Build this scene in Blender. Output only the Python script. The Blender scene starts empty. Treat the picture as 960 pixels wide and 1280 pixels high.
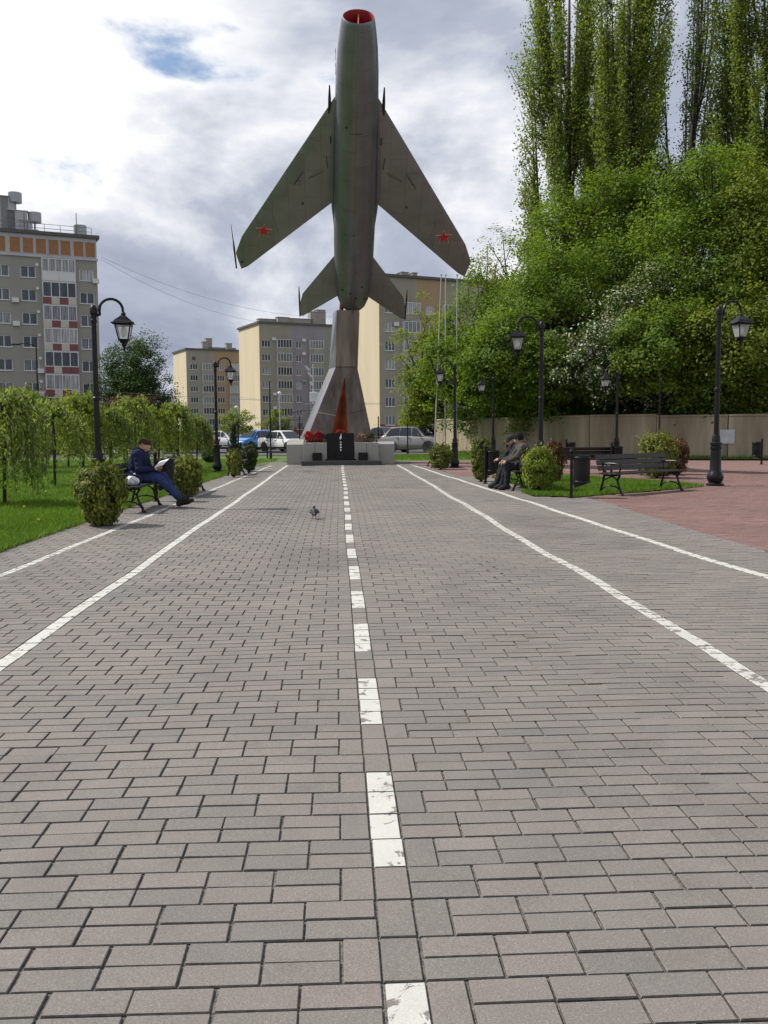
import bpy, math, random
import numpy as np
from mathutils import Vector, Matrix, Euler
random.seed(7); RNG = np.random.default_rng(11)
R = math.radians
SC = bpy.context.scene
COL = SC.collection

# ------------------------------------------------------------------ camera
CAM_H, CAM_F = 1.38, 1170.0                      # eye height (m), focal length in pixels of a 960 x 1280 frame
YAW, PITCH, ROLL = math.atan(56/1170), math.atan(103/1170), 0.006
_f = Vector((math.sin(YAW)*math.cos(PITCH), math.cos(YAW)*math.cos(PITCH), -math.sin(PITCH)))
_r0 = Vector((math.cos(YAW), -math.sin(YAW), 0)); _u0 = _r0.cross(_f)
_r = _r0*math.cos(ROLL) - _u0*math.sin(ROLL); _u = _u0*math.cos(ROLL) + _r0*math.sin(ROLL)
cd = bpy.data.cameras.new('camera'); cam = bpy.data.objects.new('camera', cd); COL.objects.link(cam)
cd.sensor_fit = 'VERTICAL'; cd.sensor_height = 36.0; cd.lens = CAM_F/1280*36.0
cd.clip_start = 0.1; cd.clip_end = 6000
cam.matrix_world = Matrix(((_r.x, _u.x, -_f.x, 0), (_r.y, _u.y, -_f.y, 0), (_r.z, _u.z, -_f.z, CAM_H), (0, 0, 0, 1)))
SC.camera = cam
# survey of the photograph: ground point under a pixel, and a point at distance Y under a pixel
def ray(x, y): return _f + _r*((x-480)/CAM_F) - _u*((y-640)/CAM_F)
def G(x, y, z=0.0):
    d = ray(x, y); k = (z-CAM_H)/d.z; return Vector((d.x*k, d.y*k, z))
def P(x, y, Y):
    d = ray(x, y); k = Y/d.y; return Vector((d.x*k, Y, CAM_H+d.z*k))

# ------------------------------------------------------------------ sky, sun, exposure
SUN_EL, SUN_AZ = R(49), R(-73)                   # azimuth measured from +Y towards +X: the sun stands to the left, a little behind
w = bpy.data.worlds.new('World'); SC.world = w; w.use_nodes = True
nt = w.node_tree; nt.nodes.clear()
def N(tree, typ, **kw):
    n = tree.nodes.new(typ)
    for k, v in kw.items():
        if k.startswith('_'): setattr(n, k[1:], v)
        else: n.inputs[k.replace('_', ' ')].default_value = v
    return n
def L(tree, a, b): tree.links.new(a, b)
def ramp(tree, src, stops, interp='EASE'):
    n = tree.nodes.new('ShaderNodeValToRGB'); n.color_ramp.interpolation = interp
    e = n.color_ramp.elements
    while len(e) < len(stops): e.new(0.5)
    for q, (p, c) in zip(e, stops):
        q.position = p; q.color = (*c, 1) if len(c) == 3 else c
    L(tree, src, n.inputs[0]); return n
out = N(nt, 'ShaderNodeOutputWorld'); bg = N(nt, 'ShaderNodeBackground'); bg.inputs['Strength'].default_value = 0.1
sky = N(nt, 'ShaderNodeTexSky', _sky_type='NISHITA', _sun_disc=False, _sun_elevation=SUN_EL, _sun_rotation=SUN_AZ)
sky.air_density = 1.0; sky.dust_density = 1.0
tc = N(nt, 'ShaderNodeTexCoord'); sep = N(nt, 'ShaderNodeSeparateXYZ'); L(nt, tc.outputs['Generated'], sep.inputs[0])
zc = N(nt, 'ShaderNodeMath', _operation='MAXIMUM'); L(nt, sep.outputs['Z'], zc.inputs[0]); zc.inputs[1].default_value = 0.0
za = N(nt, 'ShaderNodeMath', _operation='ADD'); L(nt, zc.outputs[0], za.inputs[0]); za.inputs[1].default_value = 0.45
dv = N(nt, 'ShaderNodeVectorMath', _operation='SCALE'); inv = N(nt, 'ShaderNodeMath', _operation='DIVIDE'); inv.inputs[0].default_value = 1.0
L(nt, za.outputs[0], inv.inputs[1]); L(nt, tc.outputs['Generated'], dv.inputs[0]); L(nt, inv.outputs[0], dv.inputs['Scale'])
def cloud_noise(off, scale, detail, rough, dist):
    a = N(nt, 'ShaderNodeVectorMath', _operation='ADD'); L(nt, dv.outputs[0], a.inputs[0]); a.inputs[1].default_value = off
    n = N(nt, 'ShaderNodeTexNoise'); L(nt, a.outputs[0], n.inputs['Vector'])
    n.inputs['Scale'].default_value = scale; n.inputs['Detail'].default_value = detail
    n.inputs['Roughness'].default_value = rough; n.inputs['Distortion'].default_value = dist
    return n
THICK_OFF = (0.0, 9.0, 4.0)
CLOUD_OFF = (10.453, 10.367, 1.843)
c1 = cloud_noise(CLOUD_OFF, 2.0, 13, 0.58, 0.2)                                   # billows
c2 = cloud_noise(THICK_OFF, 1.15, 6, 0.5, 0.3)               # thickness: thick cloud is grey underneath
mixv = N(nt, 'ShaderNodeMath', _operation='MULTIPLY_ADD'); L(nt, c2.outputs['Fac'], mixv.inputs[0]); mixv.inputs[1].default_value = 1.1
L(nt, c1.outputs['Fac'], mixv.inputs[2])
shade = ramp(nt, mixv.outputs[0], [(0.0, (8.0, 8.0, 8.1)), (0.42, (7.6, 7.65, 7.8)), (0.48, (5.8, 6.0, 6.5)), (0.56, (3.6, 3.9, 4.7)), (0.70, (2.3, 2.6, 3.4))], 'LINEAR')
_mr = N(nt, 'ShaderNodeMapRange'); _mr.inputs['From Min'].default_value = 0.475; _mr.inputs['From Max'].default_value = 1.55; L(nt, mixv.outputs[0], _mr.inputs['Value']); L(nt, _mr.outputs[0], shade.inputs[0])
cover = ramp(nt, c1.outputs['Fac'], [(0.275, (0, 0, 0)), (0.35, (1, 1, 1))])
low = N(nt, 'ShaderNodeMapRange'); L(nt, sep.outputs['Z'], low.inputs['Value']); low.inputs['From Min'].default_value = .16; low.inputs['From Max'].default_value = .30; low.inputs['To Min'].default_value = 1; low.inputs['To Max'].default_value = 0   # towards the horizon cloud lies behind cloud
cov = N(nt, 'ShaderNodeMath', _operation='MAXIMUM'); L(nt, cover.outputs[0], cov.inputs[0]); L(nt, low.outputs[0], cov.inputs[1])
mx = N(nt, 'ShaderNodeMixRGB'); L(nt, cov.outputs[0], mx.inputs[0]); L(nt, sky.outputs[0], mx.inputs[1]); L(nt, shade.outputs[0], mx.inputs[2])
L(nt, mx.outputs[0], bg.inputs['Color']); L(nt, bg.outputs[0], out.inputs['Surface'])

sd = bpy.data.lights.new('sun', 'SUN'); sun = bpy.data.objects.new('sun', sd); COL.objects.link(sun)
sd.energy = 3.6; sd.angle = R(0.6); sd.color = (1.0, 0.95, 0.87)
_s = Vector((math.sin(SUN_AZ)*math.cos(SUN_EL), math.cos(SUN_AZ)*math.cos(SUN_EL), math.sin(SUN_EL)))
sun.rotation_euler = _s.to_track_quat('Z', 'Y').to_euler(); sun.location = (-20, 10, 40)
vs = SC.view_settings; vs.view_transform = 'Standard'; vs.look = 'None'; vs.exposure = 0.42; vs.gamma = 1.0; vs.use_curve_mapping = False
SC.render.engine = 'CYCLES'; SC.cycles.use_denoising = True; SC.cycles.max_bounces = 6
SC.cycles.transparent_max_bounces = 8; SC.cycles.sample_clamp_indirect = 4.0

# ------------------------------------------------------------------ mesh tools
class MB:
    """collects vertices and faces of ONE part"""
    def __init__(s): s.v = []; s.f = []; s.m = []
    def add(s, vs, fs, m=0):
        o = len(s.v); s.v += [tuple(q) for q in vs]
        for f in fs: s.f.append(tuple(i+o for i in f)); s.m.append(m)
        return s
    def box(s, c, d, rot=None, m=0, taper=None):
        x, y, z = d[0]/2, d[1]/2, d[2]/2; tx, ty = taper or (1, 1)
        vs = [(-x, -y, -z), (x, -y, -z), (x, y, -z), (-x, y, -z), (-x*tx, -y*ty, z), (x*tx, -y*ty, z), (x*tx, y*ty, z), (-x*tx, y*ty, z)]
        if rot is not None:
            e = Euler(rot).to_matrix(); vs = [e @ Vector(q) for q in vs]
        vs = [(q[0]+c[0], q[1]+c[1], q[2]+c[2]) for q in vs]
        return s.add(vs, [(0, 3, 2, 1), (4, 5, 6, 7), (0, 1, 5, 4), (1, 2, 6, 5), (2, 3, 7, 6), (3, 0, 4, 7)], m)
    def bbox(s, c, d, b=0.01, m=0):
        """box with chamfered upright and top edges"""
        x, y, z = d[0]/2, d[1]/2, d[2]/2
        def ring(ix, iy, k, zz):
            X, Y = ix, iy
            return [(c[0]+p, c[1]+q, c[2]+zz) for p, q in ((-X+k, -Y), (X-k, -Y), (X, -Y+k), (X, Y-k), (X-k, Y), (-X+k, Y), (-X, Y-k), (-X, -Y+k))]
        vs = ring(x, y, b, -z) + ring(x, y, b, z-b) + ring(x-b, y-b, b*.5, z)
        fs = [tuple(reversed(range(8))), tuple(range(16, 24))]
        for k in (0, 8):
            for i in range(8): fs.append((k+i, k+(i+1) % 8, k+8+(i+1) % 8, k+8+i))
        return s.add(vs, fs, m)
    def tube(s, path, rad, n=8, m=0, cap=True):
        pts = [Vector(p) for p in path]; k = len(pts)
        rr = rad if hasattr(rad, '__len__') else [rad]*k
        vs = []; prev = None
        for i, p in enumerate(pts):
            t = (pts[min(i+1, k-1)]-pts[max(i-1, 0)]).normalized()
            if prev is None:
                a = Vector((0, 0, 1)) if abs(t.z) < .9 else Vector((1, 0, 0)); u = t.cross(a).normalized()
            else:
                u = (prev - t*prev.dot(t)); u = u.normalized() if u.length > 1e-6 else t.orthogonal().normalized()
            prev = u; v2 = t.cross(u)
            for j in range(n):
                an = 2*math.pi*j/n; vs.append(p + (u*math.cos(an)+v2*math.sin(an))*rr[i])
        fs = []
        for i in range(k-1):
            for j in range(n):
                a = i*n+j; b = i*n+(j+1) % n; fs.append((a, b, b+n, a+n))
        if cap: fs += [tuple(reversed(range(n))), tuple(range((k-1)*n, k*n))]
        return s.add(vs, fs, m)
    def lathe(s, prof, c=(0, 0, 0), n=16, m=0, axis='z'):
        vs = []; k = len(prof)
        for r, z in prof:
            for j in range(n):
                a = 2*math.pi*j/n; q = (r*math.cos(a), r*math.sin(a), z)
                if axis == 'y': q = (q[0], q[2], q[1])
                if axis == 'x': q = (q[2], q[0], q[1])
                vs.append((q[0]+c[0], q[1]+c[1], q[2]+c[2]))
        fs = []
        for i in range(k-1):
            for j in range(n):
                a = i*n+j; b = i*n+(j+1) % n
                fs.append((a, b, b+n, a+n) if axis != 'y' else (a, a+n, b+n, b))
        f0, f1 = tuple(range(n)), tuple(range((k-1)*n, k*n))
        fs += [tuple(reversed(f0)), f1] if axis != 'y' else [f0, tuple(reversed(f1))]
        return s.add(vs, fs, m)
    def prism(s, poly, z0, z1, m=0):
        n = len(poly)
        vs = [(x, y, z0) for x, y in poly]+[(x, y, z1) for x, y in poly]
        fs = [tuple(reversed(range(n))), tuple(range(n, 2*n))]+[(i, (i+1) % n, n+(i+1) % n, n+i) for i in range(n)]
        return s.add(vs, fs, m)
    def slab(s, poly3, d, m=0):
        """a planar outline given in space, thickened by the vector d"""
        n = len(poly3); d = Vector(d); p = [Vector(q) for q in poly3]
        fs = [tuple(reversed(range(n))), tuple(range(n, 2*n))]+[(i, (i+1) % n, n+(i+1) % n, n+i) for i in range(n)]
        return s.add(p+[q+d for q in p], fs, m)
    def loft(s, rings, m=0, cap=True):
        n = len(rings[0]); vs = [q for r in rings for q in r]; fs = []
        for i in range(len(rings)-1):
            for j in range(n):
                a = i*n+j; b = i*n+(j+1) % n; fs.append((a, b, b+n, a+n))
        if cap: fs += [tuple(reversed(range(n))), tuple(range((len(rings)-1)*n, len(rings)*n))]
        return s.add(vs, fs, m)
    def mesh(s, name, mats, smooth=False, sharp=None):
        me = bpy.data.meshes.new(name); me.from_pydata(s.v, [], s.f)
        for q in (mats if isinstance(mats, (list, tuple)) else [mats]): me.materials.append(q)
        if any(s.m): me.polygons.foreach_set('material_index', s.m)
        me.validate()
        if smooth:
            me.polygons.foreach_set('use_smooth', [True]*len(me.polygons))
            if sharp: me.set_sharp_from_angle(angle=R(sharp))
        me.update(); return me
    def build(s, name, mats, parent=None, smooth=False, sharp=40, loc=None, rz=0):
        o = bpy.data.objects.new(name, s.mesh(name, mats, smooth, sharp)); COL.objects.link(o)
        if parent is not None: o.parent = parent
        if loc is not None: o.location = loc
        if rz: o.rotation_euler = (0, 0, rz)
        return o
def link(name, me, parent=None, loc=None, rz=0):
    o = bpy.data.objects.new(name, me); COL.objects.link(o)
    if parent is not None: o.parent = parent
    if loc is not None: o.location = loc
    if rz: o.rotation_euler = (0, 0, rz)
    return o
def tag(o, label=None, cat=None, group=None, kind=None):
    if label: o['label'] = label
    if cat: o['category'] = cat
    if group: o['group'] = group
    if kind: o['kind'] = kind
    return o
def thing(name, label, cat, loc=(0, 0, 0), rz=0, group=None, scale=1.0):
    o = bpy.data.objects.new(name, None); COL.objects.link(o); o.empty_display_size = .2
    o.location = loc; o.rotation_euler = (0, 0, rz); o.scale = (scale,)*3
    return tag(o, label, cat, group)
def copy_thing(src, label, loc, rz=0, scale=None, cat=None):
    def rec(o, parent):
        c = o.copy(); COL.objects.link(c); c.parent = parent
        for ch in list(o.children): rec(ch, c)
        return c
    c = rec(src, None); c.location = loc; c.rotation_euler = (0, 0, rz); c['label'] = label
    if scale: c.scale = (scale,)*3
    return c
def np_mesh(name, V, Fq, mats, smooth=False, mi=None):
    """mesh from numpy arrays; Fq is (n,3) or (n,4)"""
    me = bpy.data.meshes.new(name); V = np.asarray(V, dtype=np.float32); Fq = np.asarray(Fq, dtype=np.int32)
    k = Fq.shape[1]; nf = len(Fq)
    me.vertices.add(len(V)); me.vertices.foreach_set('co', V.ravel())
    me.loops.add(nf*k); me.loops.foreach_set('vertex_index', Fq.ravel())
    me.polygons.add(nf); me.polygons.foreach_set('loop_start', np.arange(nf, dtype=np.int32)*k)
    try: me.polygons.foreach_set('loop_total', np.full(nf, k, dtype=np.int32))
    except Exception: pass
    for q in (mats if isinstance(mats, (list, tuple)) else [mats]): me.materials.append(q)
    if mi is not None: me.polygons.foreach_set('material_index', np.asarray(mi, dtype=np.int32))
    me.polygons.foreach_set('use_smooth', np.full(nf, bool(smooth)))
    me.update(calc_edges=True); return me

# ------------------------------------------------------------------ materials
def newmat(name):
    m = bpy.data.materials.new(name); m.use_nodes = True; t = m.node_tree
    return m, t, t.nodes['Principled BSDF']
def mat(name, col, rough=.6, metal=0., var=.12, scale=6., bump=0., bscale=60., spec=.5, coat=0., col2=None, streak=False, coord='Object'):
    m, t, b = newmat(name)
    tcn = N(t, 'ShaderNodeTexCoord'); src = tcn.outputs[coord]
    if streak:
        mp = N(t, 'ShaderNodeMapping'); mp.inputs['Scale'].default_value = (1, 1, .12); L(t, src, mp.inputs[0]); src = mp.outputs[0]
    n = N(t, 'ShaderNodeTexNoise'); n.inputs['Scale'].default_value = scale; n.inputs['Detail'].default_value = 6; n.inputs['Roughness'].default_value = .6
    L(t, src, n.inputs['Vector'])
    lo = tuple(max(0, c*(1-var)) for c in col); hi = tuple(min(1, c*(1+var)) for c in (col2 or col))
    rp = ramp(t, n.outputs['Fac'], [(.3, lo), (.7, hi)], 'LINEAR'); L(t, rp.outputs[0], b.inputs['Base Color'])
    b.inputs['Roughness'].default_value = rough; b.inputs['Metallic'].default_value = metal
    b.inputs['Specular IOR Level'].default_value = spec; b.inputs['Coat Weight'].default_value = coat
    if bump:
        n2 = N(t, 'ShaderNodeTexNoise'); n2.inputs['Scale'].default_value = bscale; n2.inputs['Detail'].default_value = 4
        L(t, tcn.outputs[coord], n2.inputs['Vector'])
        bp = N(t, 'ShaderNodeBump'); bp.inputs['Strength'].default_value = bump; bp.inputs['Distance'].default_value = .02
        L(t, n2.outputs['Fac'], bp.inputs['Height']); L(t, bp.outputs[0], b.inputs['Normal'])
    return m
def leaf_mat(name, a, b_, c, trans=.35, rough=.6, patch=.7):
    """leaves: every leaf (mesh island) takes its own shade between three colours; light passes through"""
    m = bpy.data.materials.new(name); m.use_nodes = True; t = m.node_tree; t.nodes.clear()
    o = N(t, 'ShaderNodeOutputMaterial'); g = N(t, 'ShaderNodeNewGeometry')
    rp0 = ramp(t, g.outputs['Random Per Island'], [(0, a), (.5, b_), (1, c)], 'LINEAR')
    pn = N(t, 'ShaderNodeTexNoise'); pn.inputs['Scale'].default_value = patch; pn.inputs['Detail'].default_value = 4; L(t, g.outputs['Position'], pn.inputs['Vector'])
    pr = ramp(t, pn.outputs['Fac'], [(.3, (.74, .80, .80)), (.7, (1.25, 1.18, 1.15))], 'LINEAR')
    rp = N(t, 'ShaderNodeMixRGB', _blend_type='MULTIPLY'); rp.inputs[0].default_value = 1; L(t, rp0.outputs[0], rp.inputs[1]); L(t, pr.outputs[0], rp.inputs[2])
    d = N(t, 'ShaderNodeBsdfPrincipled'); L(t, rp.outputs[0], d.inputs['Base Color']); d.inputs['Roughness'].default_value = rough
    d.inputs['Specular IOR Level'].default_value = .3
    tr = N(t, 'ShaderNodeBsdfTranslucent')
    hs = N(t, 'ShaderNodeMixRGB', _blend_type='MULTIPLY'); hs.inputs[0].default_value = 1; hs.inputs[2].default_value = (1.5, 1.45, .7, 1)
    L(t, rp.outputs[0], hs.inputs[1]); L(t, hs.outputs[0], tr.inputs['Color'])
    mx_ = N(t, 'ShaderNodeMixShader'); mx_.inputs[0].default_value = trans
    L(t, d.outputs[0], mx_.inputs[1]); L(t, tr.outputs[0], mx_.inputs[2]); L(t, mx_.outputs[0], o.inputs['Surface'])
    return m

# ================================================================== ground, paving, lawns
PITCH_B = 0.2057                                # brick module with its joint
CLX = 0.14                                      # centre line of the path
def wobble(x, y):                               # the paving has settled unevenly
    return 0.005*np.sin(x*1.3+y*.55+.7)*np.sin(y*.9-x*.4)+0.003*np.sin(x*3.1-y*.8)+0.003*np.sin(y*2.1+x*.9)
def sidestep(x, y):
    return 0.008*np.sin(y*.33+.4)+0.004*np.sin(y*.9+x*.5)+np.where(x > 1.5, .016*np.sin(y*.8+1.0)+.006*np.sin(y*2.3), 0)
def outL(y): return -3.48+.0228*y
def outR(y): return 4.27-.039*y
def lawnL(y): return -4.22+.0228*y
def redEdge(y): return 4.50+.027*y if y < 18.6 else (4.32 if y < 27.6 else max(2.9, outR(y)+.35))
LAWN_R = [(3.95, 19.05), (4.78, 18.55), (8.55, 21.5), (8.35, 22.8), (6.9, 26.2), (5.0, 27.6), (4.35, 26.5), (4.3, 20.4), (3.95, 20.2)]
def inside(poly, x, y):
    c = False; n = len(poly)
    for i in range(n):
        x1, y1 = poly[i]; x2, y2 = poly[(i+1) % n]
        if (y1 > y) != (y2 > y) and x < (x2-x1)*(y-y1)/(y2-y1)+x1: c = not c
    return c

# --- materials
def paver_mat(name, stops, speck=(.42, .40, .37), chips=None, patch=.35):
    m, t, b = newmat(name)
    g = N(t, 'ShaderNodeNewGeometry'); oi = N(t, 'ShaderNodeObjectInfo')
    ad = N(t, 'ShaderNodeMath', _operation='ADD'); L(t, g.outputs['Random Per Island'], ad.inputs[0]); L(t, oi.outputs['Random'], ad.inputs[1])
    fr = N(t, 'ShaderNodeMath', _operation='FRACT'); L(t, ad.outputs[0], fr.inputs[0])
    pos = g.outputs['Position']
    big = N(t, 'ShaderNodeTexNoise'); big.inputs['Scale'].default_value = .9; big.inputs['Detail'].default_value = 5; L(t, pos, big.inputs['Vector'])
    mm = N(t, 'ShaderNodeMapRange'); mm.inputs['From Min'].default_value = .3; mm.inputs['From Max'].default_value = .7; L(t, big.outputs['Fac'], mm.inputs['Value'])
    mixf = N(t, 'ShaderNodeMix'); mixf.inputs[0].default_value = patch; L(t, fr.outputs[0], mixf.inputs[2]); L(t, mm.outputs[0], mixf.inputs[3])
    rp = ramp(t, mixf.outputs[0], stops, 'LINEAR')
    fine = N(t, 'ShaderNodeTexNoise'); fine.inputs['Scale'].default_value = 170; fine.inputs['Detail'].default_value = 5; fine.inputs['Roughness'].default_value = .75; L(t, pos, fine.inputs['Vector'])
    fr2 = ramp(t, fine.outputs['Fac'], [(.25, (.52, .52, .52)), (.5, (1, 1, 1)), (.75, (1.42, 1.41, 1.38))], 'LINEAR')
    ml = N(t, 'ShaderNodeMixRGB', _blend_type='MULTIPLY'); ml.inputs[0].default_value = 1; L(t, rp.outputs[0], ml.inputs[1]); L(t, fr2.outputs[0], ml.inputs[2])
    vo = N(t, 'ShaderNodeTexVoronoi'); vo.inputs['Scale'].default_value = 85; L(t, pos, vo.inputs['Vector'])
    sp = ramp(t, vo.outputs['Distance'], [(.10, (1, 1, 1)), (.2, (0, 0, 0))], 'LINEAR')
    spm = N(t, 'ShaderNodeMath', _operation='MULTIPLY'); L(t, sp.outputs[0], spm.inputs[0]); spm.inputs[1].default_value = .5
    m2 = N(t, 'ShaderNodeMixRGB'); L(t, spm.outputs[0], m2.inputs[0]); L(t, ml.outputs[0], m2.inputs[1]); m2.inputs[2].default_value = (*speck, 1)
    # grime clouds
    gr = N(t, 'ShaderNodeTexNoise'); gr.inputs['Scale'].default_value = 5; gr.inputs['Detail'].default_value = 8; gr.inputs['Roughness'].default_value = .65; L(t, pos, gr.inputs['Vector'])
    grr = ramp(t, gr.outputs['Fac'], [(.25, (.82, .81, .80)), (.42, (.97, .965, .96)), (.7, (1.04, 1.04, 1.04))], 'LINEAR')
    m3 = N(t, 'ShaderNodeMixRGB', _blend_type='MULTIPLY'); m3.inputs[0].default_value = 1; L(t, m2.outputs[0], m3.inputs[1]); L(t, grr.outputs[0], m3.inputs[2])
    st = N(t, 'ShaderNodeTexNoise'); st.inputs['Scale'].default_value = .55; st.inputs['Detail'].default_value = 9; st.inputs['Roughness'].default_value = .6; st.inputs['Distortion'].default_value = .6; L(t, pos, st.inputs['Vector'])
    stt = ramp(t, st.outputs['Fac'], [(.32, (.80, .79, .78)), (.46, (.97, .97, .97)), (.66, (1.08, 1.065, 1.05))], 'LINEAR')      # old spills and dusty patches
    m5 = N(t, 'ShaderNodeMixRGB', _blend_type='MULTIPLY'); m5.inputs[0].default_value = 1; L(t, m3.outputs[0], m5.inputs[1]); L(t, stt.outputs[0], m5.inputs[2])
    col = m5.outputs[0]
    if chips:
        cn = N(t, 'ShaderNodeTexNoise'); cn.inputs['Scale'].default_value = 13; cn.inputs['Detail'].default_value = 7; cn.inputs['Roughness'].default_value = .62; cn.inputs['Distortion'].default_value = .8; L(t, pos, cn.inputs['Vector'])
        cm = ramp(t, cn.outputs['Fac'], [(chips[1]-.018, (0, 0, 0)), (chips[1]+.004, (1, 1, 1))], 'LINEAR')
        wn = ramp(t, gr.outputs['Fac'], [(.3, tuple(c*.86 for c in chips[0])), (.65, chips[0])], 'LINEAR')
        wm = N(t, 'ShaderNodeMixRGB', _blend_type='MULTIPLY'); wm.inputs[0].default_value = .35; L(t, wn.outputs[0], wm.inputs[1]); L(t, fr2.outputs[0], wm.inputs[2])
        m4 = N(t, 'ShaderNodeMixRGB'); L(t, cm.outputs[0], m4.inputs[0]); L(t, wm.outputs[0], m4.inputs[1]); L(t, col, m4.inputs[2]); col = m4.outputs[0]
    L(t, col, b.inputs['Base Color']); b.inputs['Roughness'].default_value = .76; b.inputs['Specular IOR Level'].default_value = .42
    bp = N(t, 'ShaderNodeBump'); bp.inputs['Strength'].default_value = .55; bp.inputs['Distance'].default_value = .004
    L(t, fine.outputs['Fac'], bp.inputs['Height']); L(t, bp.outputs[0], b.inputs['Normal'])
    return m
GREY = [(0, (.158, .150, .142)), (.25, (.178, .165, .154)), (.5, (.191, .174, .162)), (.75, (.204, .181, .168)), (1, (.222, .203, .190))]
M_PAVE = paver_mat('grey_paver', GREY)
M_WHITE = paver_mat('white_painted_paver', GREY, chips=((.56, .55, .515), .60))
M_WHITE2 = paver_mat('worn_painted_paver', GREY, chips=((.53, .52, .485), .57))
M_RED = paver_mat('red_paver', [(0, (.150, .090, .080)), (.3, (.185, .105, .093)), (.7, (.210, .120, .105)), (1, (.235, .145, .128))], speck=(.4, .28, .25))
M_JOINT = mat('joint_sand', (.165, .152, .136), .95, var=.6, scale=60, bump=.8, bscale=140)
M_EDGE = mat('soiled_shaded_brick_side', (.066, .060, .055), .95, var=.4, scale=40)  # soil in the joints, with the joints' shade painted into the same dark colour
M_REDFAR, t_, b_ = newmat('red_paving_far')
_g = N(t_, 'ShaderNodeNewGeometry'); _bt = N(t_, 'ShaderNodeTexBrick'); L(t_, _g.outputs['Position'], _bt.inputs['Vector'])
_bt.inputs['Scale'].default_value = 1; _bt.inputs['Brick Width'].default_value = .206; _bt.inputs['Row Height'].default_value = .103; _bt.inputs['Mortar Size'].default_value = .004
_bt.inputs['Color1'].default_value = (.185, .105, .093, 1); _bt.inputs['Color2'].default_value = (.22, .127, .112, 1); _bt.inputs['Mortar'].default_value = (.09, .07, .06, 1)
L(t_, _bt.outputs['Color'], b_.inputs['Base Color']); b_.inputs['Roughness'].default_value = .9
M_SOIL = mat('lawn_soil', (.055, .090, .016), .95, var=.4, scale=3, bump=.6, bscale=30, col2=(.085, .150, .025))
M_ASPH = mat('asphalt', (.085, .083, .08), .9, var=.25, scale=2.5, bump=.3, bscale=80)
M_KERB = mat('concrete_kerb', (.30, .29, .27), .85, var=.2, scale=8, bump=.3)

# --- far ground
gm = MB(); gm.add([(-2500, -300, -.14), (2500, -300, -.14), (2500, 4000, -.14), (-2500, 4000, -.14)], [(0, 1, 2, 3)])
ground = tag(gm.build('ground', mat('waste_ground', (.10, .105, .06), .95, var=.3, scale=.05)), kind='structure')
am = MB(); am.add([(-45, 52, -.10), (40, 52, -.10), (60, 118, -.10), (-60, 118, -.10)], [(0, 1, 2, 3)])
tag(am.build('car_park', M_ASPH), kind='structure')
# lawn sheets
lm = MB()
lm.add([(-60, 2, -.03), (lawnL(2), 2, -.03), (lawnL(36.5), 36.5, -.03), (-2.75, 40, -.03), (-2.3, 43, -.03), (2.3, 43, -.03), (3.0, 41.2, -.03), (9.0, 41.2, -.03), (9.0, 51.8, -.03), (-60, 51.8, -.03)], [(0, 1, 2, 9), (2, 3, 4, 9), (4, 5, 8, 9), (5, 6, 7, 8)])
lawn = tag(lm.build('lawn', M_SOIL), kind='structure')
km = MB(); km.box((-10, 51.9, -.05), (60, .15, .16)); tag(km.build('kerb', M_KERB), kind='structure')
# bed of sand under the pavers
bm_ = MB()
def strip(mb, fl, fr_, y0, y1, n, z):
    ys = [y0+(y1-y0)*i/n for i in range(n+1)]; vs = []
    for y in ys: vs += [(fl(y), y, z), (fr_(y), y, z)]
    mb.add(vs, [(2*i, 2*i+1, 2*i+3, 2*i+2) for i in range(n)])
def grid_sheet(mb, fl, fr_, y0, y1, step, off):
    ny = int((y1-y0)/step); nx = 24
    vs = []; fs = []
    for j in range(ny+1):
        y = y0+(y1-y0)*j/ny; a, b = fl(y), fr_(y)
        for i in range(nx+1):
            x = a+(b-a)*i/nx; vs.append((x, y, float(wobble(x, y))+off))
    for j in range(ny):
        for i in range(nx):
            k = j*(nx+1)+i; fs.append((k, k+1, k+nx+2, k+nx+1))
    mb.add(vs, fs)
grid_sheet(bm_, lambda y: lawnL(y)-.02, lambda y: redEdge(y)+.05, -4, 41, .35, -.0085)
paving = tag(bm_.build('path_paving', M_JOINT, smooth=True, sharp=None), kind='structure')
rb_ = MB(); grid_sheet(rb_, lambda y: redEdge(y)+.06, lambda y: 26, -4, 30, .6, -.015)
red_paving = tag(rb_.build('red_plaza_paving', M_JOINT, smooth=True, sharp=None), kind='structure')
rf = MB(); rf.add([(redEdge(30)+.06, 29.9, -.004), (26, 29.9, -.004), (24, 36, -.004), (9.0, 41.2, -.004), (redEdge(41), 41.2, -.004)], [(0, 1, 2, 3, 4)])
tag(rf.build('red_plaza_far_paving', M_REDFAR), kind='structure')

# --- bricks: (x0, x1, y0, y1, kind) kinds: 0 grey 1 white 2 worn white
JX, JY = 0.0038, 0.0031
B = []
def put(x0, x1, y0, y1, k=0):
    if x1-x0 > .02: B.append((x0+JX, x1-JX, y0+JY, y1-JY, k))
def pair_row(xa, xb, y, off, flip):
    """two stacked stretchers per module, half-module ends closed with one header"""
    p = PITCH_B; h = p/2
    s = -1 if flip else 1; o = xb if flip else xa; w_ = xb-xa; u = 0.0
    if off:
        u1 = min(h, w_); a, b = sorted((o, o+s*u1)); put(a, b, y, y+p); u = u1
    while u < w_-1e-3:
        u1 = min(u+p, w_); a, b = sorted((o+s*u, o+s*u1))
        if u1-u < h*1.2: put(a, b, y, y+p)
        else: put(a, b, y, y+h); put(a, b, y+h, y+p)
        u = u1
row0 = 2.853-9*PITCH_B
nrow = int((36.9-row0)/PITCH_B)
SW = .054
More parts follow.
